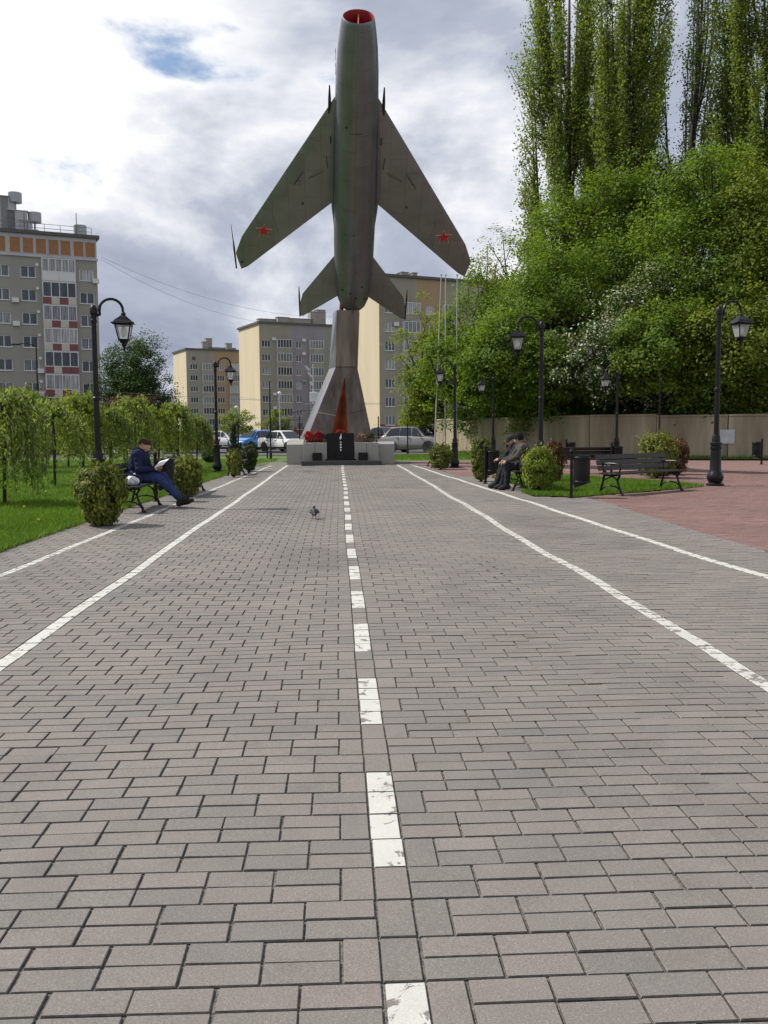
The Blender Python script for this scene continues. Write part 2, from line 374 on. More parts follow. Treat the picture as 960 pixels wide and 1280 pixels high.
for k in range(nrow):
    y = row0+k*PITCH_B; yc = y+PITCH_B/2
    ph = (k-9) % 7
    put(CLX-SW, CLX+SW, y, y+PITCH_B, 1 if ph < 4 else 0)
    iL, iR = CLX-SW-10*PITCH_B, CLX+SW+10*PITCH_B
    pair_row(iL, CLX-SW, y, k % 2 == 0, True)
    pair_row(CLX+SW, iR, y, k % 2 == 1, False)
    put(iL-2*SW, iL, y, y+PITCH_B, 1); put(iR, iR+2*SW, y, y+PITCH_B, 2 if yc > 3 else 1)
    oL, oR = outL(yc), outR(yc)
    pair_row(oL+SW, iL-2*SW, y, k % 2 == 1, True)
    pair_row(iR+2*SW, oR-SW, y, k % 2 == 0, False)
    put(oL-SW, oL+SW, y, y+PITCH_B, 2); put(oR-SW, oR+SW, y, y+PITCH_B, 1)
    # side strips, bricks laid across
    lw = lawnL(yc)
    for h in (0, 1):
        x = oL-SW
        x1 = x-(.1 if (k+h) % 2 else .2)
        while x > lw+.03:
            put(max(x1, lw), x, y+h*PITCH_B/2, y+(h+1)*PITCH_B/2); x = x1; x1 = x-PITCH_B
        x = oR+SW; rr_ = redEdge(yc)
        if not inside(LAWN_R, x+.6, yc):
            x1 = x+(.1 if (k+h) % 2 else .2)
            while x < rr_-.03:
                put(x, min(x1, rr_), y+h*PITCH_B/2, y+(h+1)*PITCH_B/2); x = x1; x1 = x+PITCH_B
        else:
            x1 = x+.2
            while x < 4.25 and not inside(LAWN_R, x+.1, yc):
                put(x, x1, y+h*PITCH_B/2, y+(h+1)*PITCH_B/2); x = x1; x1 = x+PITCH_B
B = np.array(B)
RB = []
for k in range(int((30-6.0)/PITCH_B)):
    y = 6.0+k*PITCH_B; xr = .475*y+3.0; x = redEdge(y+.1)+.012
    if k % 2:                                   # a half brick closes every other row
        if not inside(LAWN_R, x+.05, y+.1):
            for h in (0, 1): RB.append((x+JX, x+PITCH_B/2-JX, y+h*PITCH_B/2+JY, y+(h+1)*PITCH_B/2-JY, 0))
        x += PITCH_B/2
    while x < xr:
        if not inside(LAWN_R, x+.1, y+.1):
            for h in (0, 1): RB.append((x+JX, x+PITCH_B-JX, y+h*PITCH_B/2+JY, y+(h+1)*PITCH_B/2-JY, 0))
        x += PITCH_B
RB = np.array(RB)

def brick_arrays(Bs, seed, tilt=.0006, deep=.03):
    rng = np.random.default_rng(seed); n = len(Bs)
    x0, x1, y0, y1 = Bs[:, 0], Bs[:, 1], Bs[:, 2], Bs[:, 3]
    bev = .0024
    def ring(i, z):
        return [(x0+i, y0+i, z), (x1-i, y0+i, z), (x1-i, y1-i, z), (x0+i, y1-i, z)]
    rows = ring(bev, 0.)+ring(0, -.0042)+ring(0, -deep)
    V = np.zeros((n, 12, 3))
    for j, (a, b, z) in enumerate(rows): V[:, j, 0] = a; V[:, j, 1] = b; V[:, j, 2] = z
    xc, yc = (x0+x1)/2, (y0+y1)/2
    jit = rng.normal(0, .0006, (n, 1))-np.where(rng.uniform(0, 1, (n, 1)) < .03, rng.uniform(.001, .0035, (n, 1)), 0); ax = rng.normal(0, tilt/.1, (n, 1)); ay = rng.normal(0, tilt/.1, (n, 1))
    V[:, :, 2] += jit + ax*(V[:, :, 0]-xc[:, None])*.5 + ay*(V[:, :, 1]-yc[:, None])*.5
    V[:, :, 2] += wobble(V[:, :, 0], V[:, :, 1])
    V[:, :, 0] += sidestep(xc, yc)[:, None] + rng.normal(0, .0012, (n, 1)); V[:, :, 1] += rng.normal(0, .0010, (n, 1))
    F1 = [(0, 1, 2, 3)]+[(j+4, (j+1) % 4+4, (j+1) % 4, j) for j in range(4)]+[(j+8, (j+1) % 4+8, (j+1) % 4+4, j+4) for j in range(4)]
    Fq = (np.arange(n)[:, None, None]*12+np.array(F1)[None]).reshape(-1, 4)
    return V, Fq
def lay(Bs, parent, mats, names, nsingle, seed, stuffname):
    """the bricks that show largest are objects of their own, the others one mesh"""
    V, Fq = brick_arrays(Bs, seed)
    c = V.mean(axis=1); depth = c[:, 1]
    sx = (c[:, 0]-.045*depth)/np.maximum(depth, .3)
    vis = (np.abs(sx) < .42) & (depth > 1.55)
    order = np.argsort(np.where(vis, depth, 1e6)); single = set(order[:nsingle].tolist())
    unit = np.array([q for q in [(0, 1, 2, 3)]+[(j+4, (j+1) % 4+4, (j+1) % 4, j) for j in range(4)]+[(j+8, (j+1) % 4+8, (j+1) % 4+4, j+4) for j in range(4)]])
    for i in single:
        me = np_mesh(names[int(Bs[i, 4])], V[i]-c[i], unit, [mats[int(Bs[i, 4])], M_EDGE], mi=[0, 1, 0, 0, 0]+[1]*4)  # near chamfer darkened as well: painted shade line along the joint
        link(names[int(Bs[i, 4])], me, parent, c[i])
    rest = np.array([i for i in range(len(Bs)) if i not in single])
    Vr = V[rest].reshape(-1, 3); Fr = (np.arange(len(rest))[:, None, None]*12+unit[None]).reshape(-1, 4)
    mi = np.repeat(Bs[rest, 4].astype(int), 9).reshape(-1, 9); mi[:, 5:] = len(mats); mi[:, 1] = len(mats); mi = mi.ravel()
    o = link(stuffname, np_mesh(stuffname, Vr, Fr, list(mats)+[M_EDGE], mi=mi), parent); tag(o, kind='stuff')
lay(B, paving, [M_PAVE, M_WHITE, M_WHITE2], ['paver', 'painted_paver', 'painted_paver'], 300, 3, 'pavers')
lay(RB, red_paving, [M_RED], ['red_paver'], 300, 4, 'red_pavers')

# --- grass
M_GRASS = leaf_mat('grass_blade', (.060, .135, .012), (.095, .190, .018), (.150, .240, .030), .40)
def blades(name, pts, hgt, wid, m, seed, parent=None):
    rng = np.random.default_rng(seed); n = len(pts)
    a = rng.uniform(0, 2*np.pi, n); h = hgt*rng.uniform(.5, 1.25, n); wv = wid*rng.uniform(.6, 1.3, n)
    d = np.stack([np.cos(a), np.sin(a), np.zeros(n)], 1); lean = rng.normal(0, .45, (n, 2))*h[:, None]
    V = np.zeros((n, 3, 3)); V[:, 0] = pts-d*wv[:, None]; V[:, 1] = pts+d*wv[:, None]; V[:, 2] = pts
    V[:, 2, 0] += lean[:, 0]; V[:, 2, 1] += lean[:, 1]; V[:, 2, 2] += h
    return link(name, np_mesh(name, V.reshape(-1, 3), np.arange(n*3).reshape(-1, 3), m), parent)
def scatter(n, y0, y1, fx0, fx1, seed, power=1.6):
    rng = np.random.default_rng(seed); u = rng.uniform(0, 1, n); y = y0+(y1-y0)*u**power
    a = np.array([fx0(q) for q in y]); b = np.array([fx1(q) for q in y]); x = a+(b-a)*rng.uniform(0, 1, n)
    return np.stack([x, y, np.full(n, -.03)], 1)
ge = scatter(9000, 8.5, 36, lambda y: lawnL(y)-.02, lambda y: lawnL(y)+.05, 28, 1.4); ge[:, 2] = -.02
tag(blades('grass', ge, .11, .008, M_GRASS, 8), 'ragged grass fringe along the left edge of the path', 'grass', kind='stuff')
gp = scatter(160000, 8.5, 46, lambda y: max(-.42*y-1.5, -26), lambda y: lawnL(y)+.03 if y < 36 else -2.9, 21)
tag(blades('grass', gp, .075, .009, M_GRASS, 5), 'short mown green grass of the lawn left of the path', 'grass', kind='stuff')
q = scatter(60000, 18.5, 27.8, lambda y: 3.9, lambda y: 8.7, 22, 1.2); q = np.array([p for p in q if inside(LAWN_R, p[0], p[1])])
lr = MB(); lr.add([(x, y, .014) for x, y in LAWN_R], [tuple(range(len(LAWN_R)))]); tag(lr.build('lawn_patch', M_SOIL), kind='structure')
q[:, 2] = .012
tag(blades('grass', q, .085, .009, M_GRASS, 6), 'bright green grass patch behind the plaza bench on the right', 'grass', kind='stuff')
q = scatter(9000, 43, 51.5, lambda y: 2.2, lambda y: 9, 23, 1.0)
tag(blades('grass', q, .08, .014, M_GRASS, 7), 'strip of grass behind the monument beside the wall', 'grass', kind='stuff')

# ================================================================== monument
M_GRANITE = mat('light_granite', (.30, .29, .265), .5, var=.16, scale=60, bump=.05)
M_GRANITE_D = mat('black_granite', (.007, .007, .008), .22, var=.3, scale=70, spec=.25)
M_STEEL = mat('brushed_steel', (.098, .080, .066), .22, metal=.9, var=.45, scale=3, streak=True)  # dark copy of the pylon steel: brown ground reflection painted into the base
M_STEEL_L = mat('bright_steel', (.55, .55, .55), .28, metal=.9, var=.12, scale=3, streak=True)  # light copy of the pylon steel: sun-side brightness painted into the base
M_GROOVE_REFL = mat('groove_reflection_steel', (.26, .080, .032), .42, metal=.4, var=.45, scale=2.0, col2=(.36, .115, .045))  # steel groove facets: their rust-red reflection is painted as colour
M_WHITEP = mat('white_inlay', (.8, .8, .78), .5, var=.05)
mon = thing('monument_base', 'grey granite and steel monument pedestal flaring below the fighter jet', 'pedestal', (.08, 38.6, 0))
def mp(name, mb, m, smooth=False, parent=None): return mb.build(name, m, parent or mon, smooth)
# step
mb = MB(); mb.bbox((.03, -1.75, .09), (3.12, .95, .17), .008); mp('step', mb, mat('dark_step_stone', (.035, .035, .036), .4, var=.3, scale=40))
# centre block: clad with slabs that leave open joints
for i, (a, b) in enumerate(((-1.48, -1.02), (-1.01, -.55), (.56, 1.02), (1.03, 1.49))):
    mb = MB(); mb.bbox(((a+b)/2, -1.05, .44), (b-a, .75, .86), .008); mp('granite_slab', mb, M_GRANITE)
for s in (-1, 1):
    mb = MB()
    x0, x1 = (1.505*s, 2.17*s) if s > 0 else (2.17*s, 1.505*s)
    vs = [(x0, -.75, 0), (x1, -.75, 0), (x1, 2.0, 0), (x0, 2.0, 0), (x0, -.75, .80), (x1, -.75, .80), (x1, -.1, .98), (x0, -.1, .98), (x1, 2, .98), (x0, 2, .98)]
    mb.add(vs, [(3, 2, 1, 0), (0, 1, 5, 4), (4, 5, 6, 7), (7, 6, 8, 9), (1, 2, 8, 6, 5), (0, 4, 7, 9, 3), (2, 3, 9, 8)]); mp('side_block', mb, M_GRANITE)
mb = MB(); mb.box((0, .66, .435), (3.0, 2.64, .87)); mp('core_block', mb, M_GRANITE)
# black stele with white inlay
mb = MB(); mb.bbox((0.0, -1.30, .72), (1.06, .16, 1.06), .012); st = mp('stele', mb, M_GRANITE_D)
mb = MB(); mb.bbox((0, -1.42, .205), (1.20, .20, .055), .006); mp('plinth', mb, M_GRANITE_D, parent=st)
mb = MB(); mb.bbox((0, -1.47, .32), (.38, .24, .24), .01, ); mb.bbox((0, -1.47, .47), (.22, .16, .06), .01); mp('pedestal_block', mb, M_GRANITE_D, parent=st)
def flat(mb, pts, y, d=.006): mb.slab([(x, y, z) for x, z in pts], (0, -d, 0))
mb = MB(); flat(mb, [(-.035, 1.02), (-.045, 1.09), (-.01, 1.14), (.0, 1.2), (.04, 1.22), (.025, 1.15), (.045, 1.1), (.02, 1.03), (-.005, .99)], -1.381); mp('flame_emblem', mb, M_WHITEP, parent=st)
for z, r_ in ((.90, .026), (.80, .036), (.69, .036), (.58, .030)):
    mb = MB(); flat(mb, [(r_*math.cos(a), z+r_*1.15*math.sin(a)) for a in [i*math.pi/5 for i in range(10)]], -1.381); mp('inlay_dot', mb, M_WHITEP, parent=st)
# flower boxes
for x in (-.93, .88):
    mb = MB(); o_ = (.38, .32)
    mb.bbox((x, -1.62, .335), (.38, .30, .30), .01)
    bx = tag(mb.build('flower_box', M_GRANITE_D, None, loc=(.08, 38.6, 0)), 'small black stone box on the left of the monument step' if x < 0 else 'small black stone box on the right of the monument step', 'box', 'boxes on the monument step')
# flaring steel pylon. half-widths: foot .. waist .. top
ZW, ZT, ZB = 3.95, 6.30, .875
def ring_at(z, cx, hw, yf, yb): return [(cx-hw, yf, z), (cx+hw, yf, z), (cx+hw*1.02, yb, z), (cx-hw*1.25, yb, z)]
cxB, cxW, cxT = -.05, .26, .36
def lerp(a, b, t): return tuple(p+(q-p)*t for p, q in zip(a, b))
yfB, yfW, yfT = -.42, .45, .62
FL, FR = (cxB-1.38, yfB, ZB), (cxB+1.36, yfB, ZB)
WL, WR = (cxW-.44, yfW, ZW), (cxW+.42, yfW, ZW)
TL, TR = (cxT-.46, yfT, ZT), (cxT+.45, yfT, ZT)
BL, BR = (cxB-1.75, 1.9, ZB), (cxB+1.45, 1.9, ZB)
VL, VR = (cxW-.72, 1.65, ZW), (cxW+.5, 1.65, ZW)
UL, UR = (cxT-.62, 1.6, ZT), (cxT+.5, 1.6, ZT)
gt = lerp(lerp(FL, FR, .5), lerp(WL, WR, .5), .88)      # apex of the groove
gl, gr_ = lerp(FL, FR, .355), lerp(FL, FR, .635)
mb = MB(); mb.slab([FL, gl, gt, lerp(FL, WL, .999)], (0, .02, 0)); mp('front_panel', mb, M_STEEL)
mb = MB(); mb.slab([gr_, FR, lerp(FR, WR, .999), gt], (0, .02, 0)); mp('front_panel', mb, M_STEEL)
mb = MB(); mb.slab([lerp(FL, WL, 1.0), gt, lerp(FR, WR, 1.0)], (0, .02, 0)); mp('front_panel', mb, M_STEEL)
deep = lerp(gl, gr_, .52); deep = (deep[0], deep[1]+.75, deep[2])
mb = MB(); mb.slab([(gl[0], gl[1]+.022, gl[2]), deep, (gt[0], gt[1]+.03, gt[2])], (-.01, .01, 0)); mp('groove_facet', mb, M_GROOVE_REFL)
mb = MB(); mb.slab([deep, (gr_[0], gr_[1]+.022, gr_[2]), (gt[0], gt[1]+.03, gt[2])], (.01, .01, 0)); mp('groove_facet', mb, M_GROOVE_REFL)
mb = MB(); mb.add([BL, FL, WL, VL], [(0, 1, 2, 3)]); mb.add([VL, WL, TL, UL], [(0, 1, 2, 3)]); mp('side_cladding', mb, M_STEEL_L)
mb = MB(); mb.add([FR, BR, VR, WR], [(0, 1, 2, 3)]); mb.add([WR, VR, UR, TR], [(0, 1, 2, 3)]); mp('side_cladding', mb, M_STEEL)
mb = MB(); mb.add([BR, BL, VL, VR], [(0, 1, 2, 3)]); mb.add([VR, VL, UL, UR], [(0, 1, 2, 3)]); mb.add([TL, TR, UR, UL], [(0, 1, 2, 3)]); mp('back_cladding', mb, M_STEEL)
mb = MB(); mb.slab([(WL[0]+.004, WL[1]-.004, WL[2]+.03), (WR[0]-.004, WR[1]-.004, WR[2]+.03), (TR[0]-.003, TR[1]-.003, TR[2]), (TL[0]+.003, TL[1]-.003, TL[2])], (0, .03, 0)); mp('neck_panel', mb, M_STEEL)
mb = MB(); mb.box((cxW, yfW+.05, ZW+.012), (.82, .10, .022)); mp('waist_seam', mb, M_GRANITE_D)
# seams across the lower panels
for (a, b, c_, d_, t) in ((FL, gl, WL, gt, .40), (gr_, FR, gt, WR, .43)):
    p, q_ = lerp(a, c_, t), lerp(b, d_, t)
    mb = MB(); mb.tube([(p[0], p[1]-.004, p[2]), (q_[0], q_[1]-.004, q_[2])], .012, 5); mp('panel_seam', mb, M_STEEL_L if t < .42 else M_STEEL)
# struts between pylon and tail
for x in (-.28, .1, .34):
    mb = MB(); mb.tube([(cxT+x, 1.0, ZT-.02), (cxT+x*.8, .9, ZT+.62)], .09, 8); mp('mounting_strut', mb, mat('red_primer', (.30, .07, .04), .6, var=.3) if x != .1 else M_STEEL)

# flowers and wreaths
M_PETAL = leaf_mat('red_petals', (.25, .008, .012), (.38, .014, .018), (.5, .03, .03), .15)
M_WLEAF = leaf_mat('wreath_leaves', (.012, .03, .01), (.02, .05, .015), (.04, .06, .02), .1)
M_DRY = leaf_mat('dried_flowers', (.16, .10, .05), (.25, .17, .10), (.35, .28, .2), .2)
def tuft(mb_name, c, r, n, size, m, parent, seed, flat_=1.0):
    rng = np.random.default_rng(seed); p = rng.normal(0, 1, (n, 3)); p /= np.linalg.norm(p, axis=1)[:, None]
    p = p*np.array([r, r, r*flat_])*rng.uniform(.5, 1, (n, 1))+np.array(c)
    return leaf_cloud(mb_name, p, rng.normal(0, 1, (n, 3)), size*rng.uniform(.6, 1.3, n), m, parent, seed)
def leaf_cloud(name, pts, nrm, size, m, parent=None, seed=0, aspect=.55, tang=None):
    rng = np.random.default_rng(seed+99); n = len(pts)
    nrm = nrm/np.maximum(np.linalg.norm(nrm, axis=1), 1e-6)[:, None]
    t = rng.normal(0, 1, (n, 3)) if tang is None else tang
    t = t-nrm*np.sum(t*nrm, axis=1)[:, None]; t /= np.maximum(np.linalg.norm(t, axis=1), 1e-6)[:, None]
    b = np.cross(nrm, t); s = np.asarray(size)[:, None]*.5
    V = np.stack([pts-t*s, pts+b*s*aspect-t*s*.1, pts+t*s, pts-b*s*aspect-t*s*.1], 1).reshape(-1, 3)
    return link(name, np_mesh(name, V, np.arange(n*4).reshape(-1, 4), m), parent)
def wreath(label, x, y, z, col, seed, r=.2, basket=False):
    t = thing('flower_basket' if basket else 'flower_wreath', label, 'basket' if basket else 'wreath', (x, y, z), group='flowers laid on the monument')
    if basket:
        b = MB(); b.lathe([(.10, 0), (.15, .16), (.16, .17), (.14, .165), (.09, .02)], n=12); b.build('basket', mat('wicker', (.14, .08, .04), .8, var=.3, scale=40), t, True)
        b = MB(); b.tube([(-.15, 0, .16), (-.12, 0, .36), (0, 0, .44), (.12, 0, .36), (.15, 0, .16)], .012, 6); b.build('handle', bpy.data.materials['wicker'], t, True)
        tuft('flowers', (0, 0, .26), .17, 160, .08, col, t, seed, .7)
    else:
        b = MB(); b.tube([(-.1, .08, 0), (0, 0, .35)], .012, 5); b.tube([(.1, .08, 0), (0, 0, .35)], .012, 5); b.build('stand', M_GRANITE_D, t)
        rng = np.random.default_rng(seed); a = rng.uniform(0, 2*np.pi, 420)
        p = np.stack([r*np.cos(a)+rng.normal(0, .03, 420), rng.normal(-.02, .03, 420), .30+r*np.sin(a)+rng.normal(0, .03, 420)], 1)
        leaf_cloud('ring_leaves', p, rng.normal(0, 1, (420, 3)), rng.uniform(.05, .1, 420), M_WLEAF, t, seed)
        a = rng.uniform(0, 2*np.pi, 260)
        p = np.stack([r*np.cos(a)+rng.normal(0, .035, 260), rng.normal(-.07, .025, 260), .32+r*np.sin(a)+rng.normal(0, .035, 260)], 1)
        leaf_cloud('flowers', p, rng.normal(0, 1, (260, 3))*.6+np.array([0, -1, .3]), rng.uniform(.05, .09, 260), col, t, seed, aspect=.9)
wreath('red flower wreath at the left end of the monument pedestal', -1.18, 37.75, .82, M_PETAL, 31, .13)
wreath('red flower wreath second from the left on the monument pedestal', -.80, 37.85, .82, M_PETAL, 32, .12)
wreath('red flowers lying behind the top of the black stele', .05, 37.82, .92, M_PETAL, 33, .09)
wreath('basket of dried pale flowers right of the black stele', .92, 37.8, .87, M_DRY, 34, basket=True)
wreath('dark leafy basket beside the dried flowers on the pedestal', 1.28, 37.85, .87, M_WLEAF, 35, basket=True)
wreath('dark leafy basket next to the red wreaths and the stele', -.55 , 37.8, .87, M_WLEAF, 36, basket=True)

# ================================================================== fighter jet, nose up and towards the path
def jet_metal(name, base, rough=.42, metal=.75):
    m, t, b = newmat(name); tcn = N(t, 'ShaderNodeTexCoord')
    n = N(t, 'ShaderNodeTexNoise'); n.inputs['Scale'].default_value = 1.3; n.inputs['Detail'].default_value = 8; n.inputs['Roughness'].default_value = .65; L(t, tcn.outputs['Object'], n.inputs['Vector'])
    rp = ramp(t, n.outputs['Fac'], [(.3, tuple(c*.84 for c in base)), (.5, base), (.72, tuple(c*1.15 for c in base))], 'LINEAR')
    # panel joints: thin darker lines
    br = N(t, 'ShaderNodeTexBrick'); br.inputs['Scale'].default_value = 1; br.inputs['Brick Width'].default_value = 1.15; br.inputs['Row Height'].default_value = .62; br.inputs['Mortar Size'].default_value = .006
    br.inputs['Color1'].default_value = (1, 1, 1, 1); br.inputs['Color2'].default_value = (.86, .87, .88, 1); br.inputs['Mortar'].default_value = (.42, .42, .42, 1)
    sw = N(t, 'ShaderNodeMapping'); sw.inputs['Rotation'].default_value = (0, 0, R(90)); L(t, tcn.outputs['Object'], sw.inputs[0]); L(t, sw.outputs[0], br.inputs['Vector'])
    ml = N(t, 'ShaderNodeMixRGB', _blend_type='MULTIPLY'); ml.inputs[0].default_value = .8; L(t, rp.outputs[0], ml.inputs[1]); L(t, br.outputs['Color'], ml.inputs[2])
    L(t, ml.outputs[0], b.inputs['Base Color']); b.inputs['Metallic'].default_value = metal
    rr = N(t, 'ShaderNodeMapRange'); rr.inputs['To Min'].default_value = rough-.1; rr.inputs['To Max'].default_value = rough+.14; L(t, n.outputs['Fac'], rr.inputs['Value']); L(t, rr.outputs[0], b.inputs['Roughness'])
    return m
M_JET = jet_metal('aged_aluminium', (.190, .200, .207), .38, .5)
M_JETW = jet_metal('wing_aluminium', (.25, .245, .238), .46, .5)
M_JETD = mat('dark_metal', (.05, .05, .05), .5, metal=.6, var=.3)
M_INT = mat('red_intake', (.28, .018, .025), .45, var=.2, scale=3)
M_STAR = mat('red_star_paint', (.50, .02, .018), .5, var=.12, scale=8)
M_STARE = mat('star_edge_paint', (.62, .45, .38), .5, var=.12)
# local frame: +Y along the fuselage to the nose, +X along the jet's right wing, -Z towards the path (belly)
T0 = P(441, 383, 39.75); TILT = 47
NZ = None
a_dir = Vector((.026, -math.sin(R(TILT)), math.cos(R(TILT)))).normalized()
l_dir = Vector((1, 0, 0)); l_dir = (l_dir-a_dir*l_dir.dot(a_dir)).normalized()
l_dir = (l_dir+a_dir*.016).normalized(); a_dir = (a_dir-l_dir*a_dir.dot(l_dir)).normalized()
l_dir = -l_dir                                   # the jet's own right wing is on the picture's left
top = l_dir.cross(a_dir)
roll = R(2.2)
l2 = l_dir*math.cos(roll)+top*math.sin(roll); t2 = top*math.cos(roll)-l_dir*math.sin(roll)
jet = thing('fighter_jet', 'silver swept-wing jet fighter mounted nose-up on the monument pylon', 'aircraft')
jet.matrix_world = Matrix(((l2.x, a_dir.x, t2.x, T0.x), (l2.y, a_dir.y, t2.y, T0.y), (l2.z, a_dir.z, t2.z, T0.z), (0, 0, 0, 1)))
JL = 11.75
prof = [(.0, .40, .42, .05), (.18, .53, .53, .03), (.5, .64, .60, .02), (1.15, .72, .68, 0), (2.5, .78, .76, 0), (5.0, .81, .82, 0), (7.0, .79, .82, .02), (8.9, .75, .80, .02), (10.0, .715, .76, 0), (10.8, .66, .68, 0), (11.35, .59, .60, 0), (11.62, .545, .55, 0), (11.72, .52, .525, 0), (11.75, .495, .50, 0)]
def jring(y, rx, rz, dz, n=32): return [(rx*math.cos(2*math.pi*i/n), y, dz+rz*math.sin(2*math.pi*i/n)) for i in range(n)]
# dense rings by interpolation
dense = []
for (a, b) in zip(prof[:-1], prof[1:]):
    k = max(1, int((b[0]-a[0])/.35))
    for i in range(k): dense.append(lerp(a, b, i/k))
dense.append(prof[-1])
mb = MB(); mb.loft([list(reversed(jring(*d))) for d in dense], cap=False)
fus = mb.build('fuselage', M_JET, jet, True, 60)
mb = MB(); mb.loft([jring(11.75, .495, .50, 0), jring(11.70, .47, .475, 0), jring(11.3, .45, .46, 0), jring(10.2, .44, .45, 0)], cap=False)
mb.add(jring(10.2, .44, .45, 0), [tuple(range(32))]); mb.build('intake_duct', M_INT, fus, True, 60)
mb = MB(); mb.slab([(-.02, 11.62, -.47), (-.02, 11.62, .47), (-.02, 10.3, .47), (-.02, 10.3, -.47)], (.04, 0, 0)); mb.build('intake_splitter', mat('splitter_paint', (.45, .12, .11), .5), fus)
mb = MB(); mb.loft([list(reversed(jring(0.0, .40, .42, .05))), list(reversed(jring(.02, .30, .33, .05)))], cap=False); mb.add(jring(.02, .30, .33, .05), [tuple(range(32))]); mb.build('tail_ring', M_JETD, fus)
for x in (-.19, .19):
    mb = MB(); mb.lathe([(.16, -.12), (.17, .05), (.145, .05), (.14, -.10)], (x, 0, .05), 18, axis='y'); mb.build('exhaust_nozzle', mat('burnt_nozzle', (.22, .07, .04), .55, metal=.5, var=.4), fus, True)
# belly details
def bellyz(y):
    for a, b in zip(prof[:-1], prof[1:]):
        if a[0] <= y <= b[0]:
            t = (y-a[0])/(b[0]-a[0]); return (a[3]-a[2])*(1-t)+(b[3]-b[2])*t
    return -.5
mb = MB(); mb.slab([(-.014, .15, bellyz(.2)+.03), (-.014, 3.6, bellyz(3.6)+.02), (-.014, 3.0, bellyz(3)-.10), (-.014, .7, bellyz(.7)-.20), (-.014, -.1, bellyz(.2)-.05)], (.028, 0, 0)); mb.build('ventral_fin', M_JETW, fus)
def belly_plate(x0, x1, y0, y1, m, nm, lift=.006):
    mb = MB(); rows = []
    for i in range(9):
        y = y0+(y1-y0)*i/8
        for k in range(5):
            x = x0+(x1-x0)*k/4; rz = -bellyz(y); rx = rz*.98; rows.append((x, y, -(rz+lift)*math.sqrt(max(0, 1-(x/(rx+lift))**2))))
    mb.add(rows, [(i*5+k, i*5+k+5, i*5+k+6, i*5+k+1) for i in range(8) for k in range(4)]); return mb.build(nm, m, fus, True, None)
M_PANEL = jet_metal('panel_aluminium', (.20, .19, .18), .5, .5)
belly_plate(-.20, -.07, 9.6, 10.6, M_PANEL, 'gear_door'); belly_plate(.03, .16, 9.6, 10.6, M_PANEL, 'gear_door')
belly_plate(-.17, .17, 5.0, 9.0, M_PANEL, 'belly_panel'); belly_plate(-.2, .2, 8.15, 8.18, M_JETD, 'panel_seam', .009); belly_plate(-.72, .72, 4.05, 4.08, M_JETD, 'panel_seam', .006)
for (x, y) in ((.33, 8.35), (-.35, 1.5), (.1, 1.2), (-.12, .95), (.42, 1.3), (-.5, .8)):
    z = -(-bellyz(y)+.004)*math.sqrt(1-(x/.76)**2)
    mb = MB(); mb.lathe([(.045, -.008), (.05, .006)], (x, y, z), 10); mb.build('drain_port', M_JETD, fus)
# canopy and spine on the far (upper) side
mb = MB(); rr = []
for y, wv, h in ((7.0, .1, .02), (7.4, .30, .16), (8.0, .38, .40), (8.6, .38, .50), (9.2, .34, .36), (9.7, .2, .10), (9.9, .05, .02)):
    rr.append([(wv*math.cos(a), y, .66+h*math.sin(a)) for a in [math.pi*i/12 for i in range(13)]]+[(-wv*.9, y, .55), (wv*.9, y, .55)])
mb.loft([list(reversed(q)) for q in rr]); mb.build('canopy', mat('canopy_glass', (.05, .07, .08), .08, spec=.8), jet, True)
mb = MB(); mb.slab([(-.06, 3.9, .70), (-.06, .5, .55), (-.06, -.75, 2.62), (-.06, .25, 2.75), (-.06, .75, 2.6)], (.12, 0, 0)); mb.build('tail_fin', M_JETW, jet)
def airfoil_panel(name, pts_root, pts_tip, s, m, thick_r, thick_t, extra=None):
    """wing half: outline given as (x, y) along LE and TE; lens section"""
    nseg, nch = 14, 9; rings = []
    for i in range(nseg+1):
        t = i/nseg
        le = lerp(pts_root[0], pts_tip[0], t); te = lerp(pts_root[1], pts_tip[1], t)
        if t > .93:
            k = (t-.93)/.07; le = (le[0], le[1]-.30*k*k); te = (te[0], te[1]+.10*k*k)
        th = thick_r+(thick_t-thick_r)*t; up, lo = [], []
        for j in range(nch+1):
            c_ = j/nch; x = le[0]+(te[0]-le[0])*c_; y = le[1]+(te[1]-le[1])*c_
            f = th*(math.sqrt(max(c_, 0))*(1-c_)*2.6*.5)
            up.append((s*x, y, f)); lo.append((s*x, y, -f))
        rings.append(up+list(reversed(lo[1:-1])))
    mb = MB(); mb.loft(rings if s < 0 else [list(reversed(q)) for q in rings]); return mb.build(name, m, jet, True, 35)
def star(cx, cy, r_, rot, grow=1.0):
    return [(cx+math.sin(rot+i*math.pi/5)*(r_ if i % 2 == 0 else r_*.40)*grow, cy+math.cos(rot+i*math.pi/5)*(r_ if i % 2 == 0 else r_*.40)*grow) for i in range(10)]
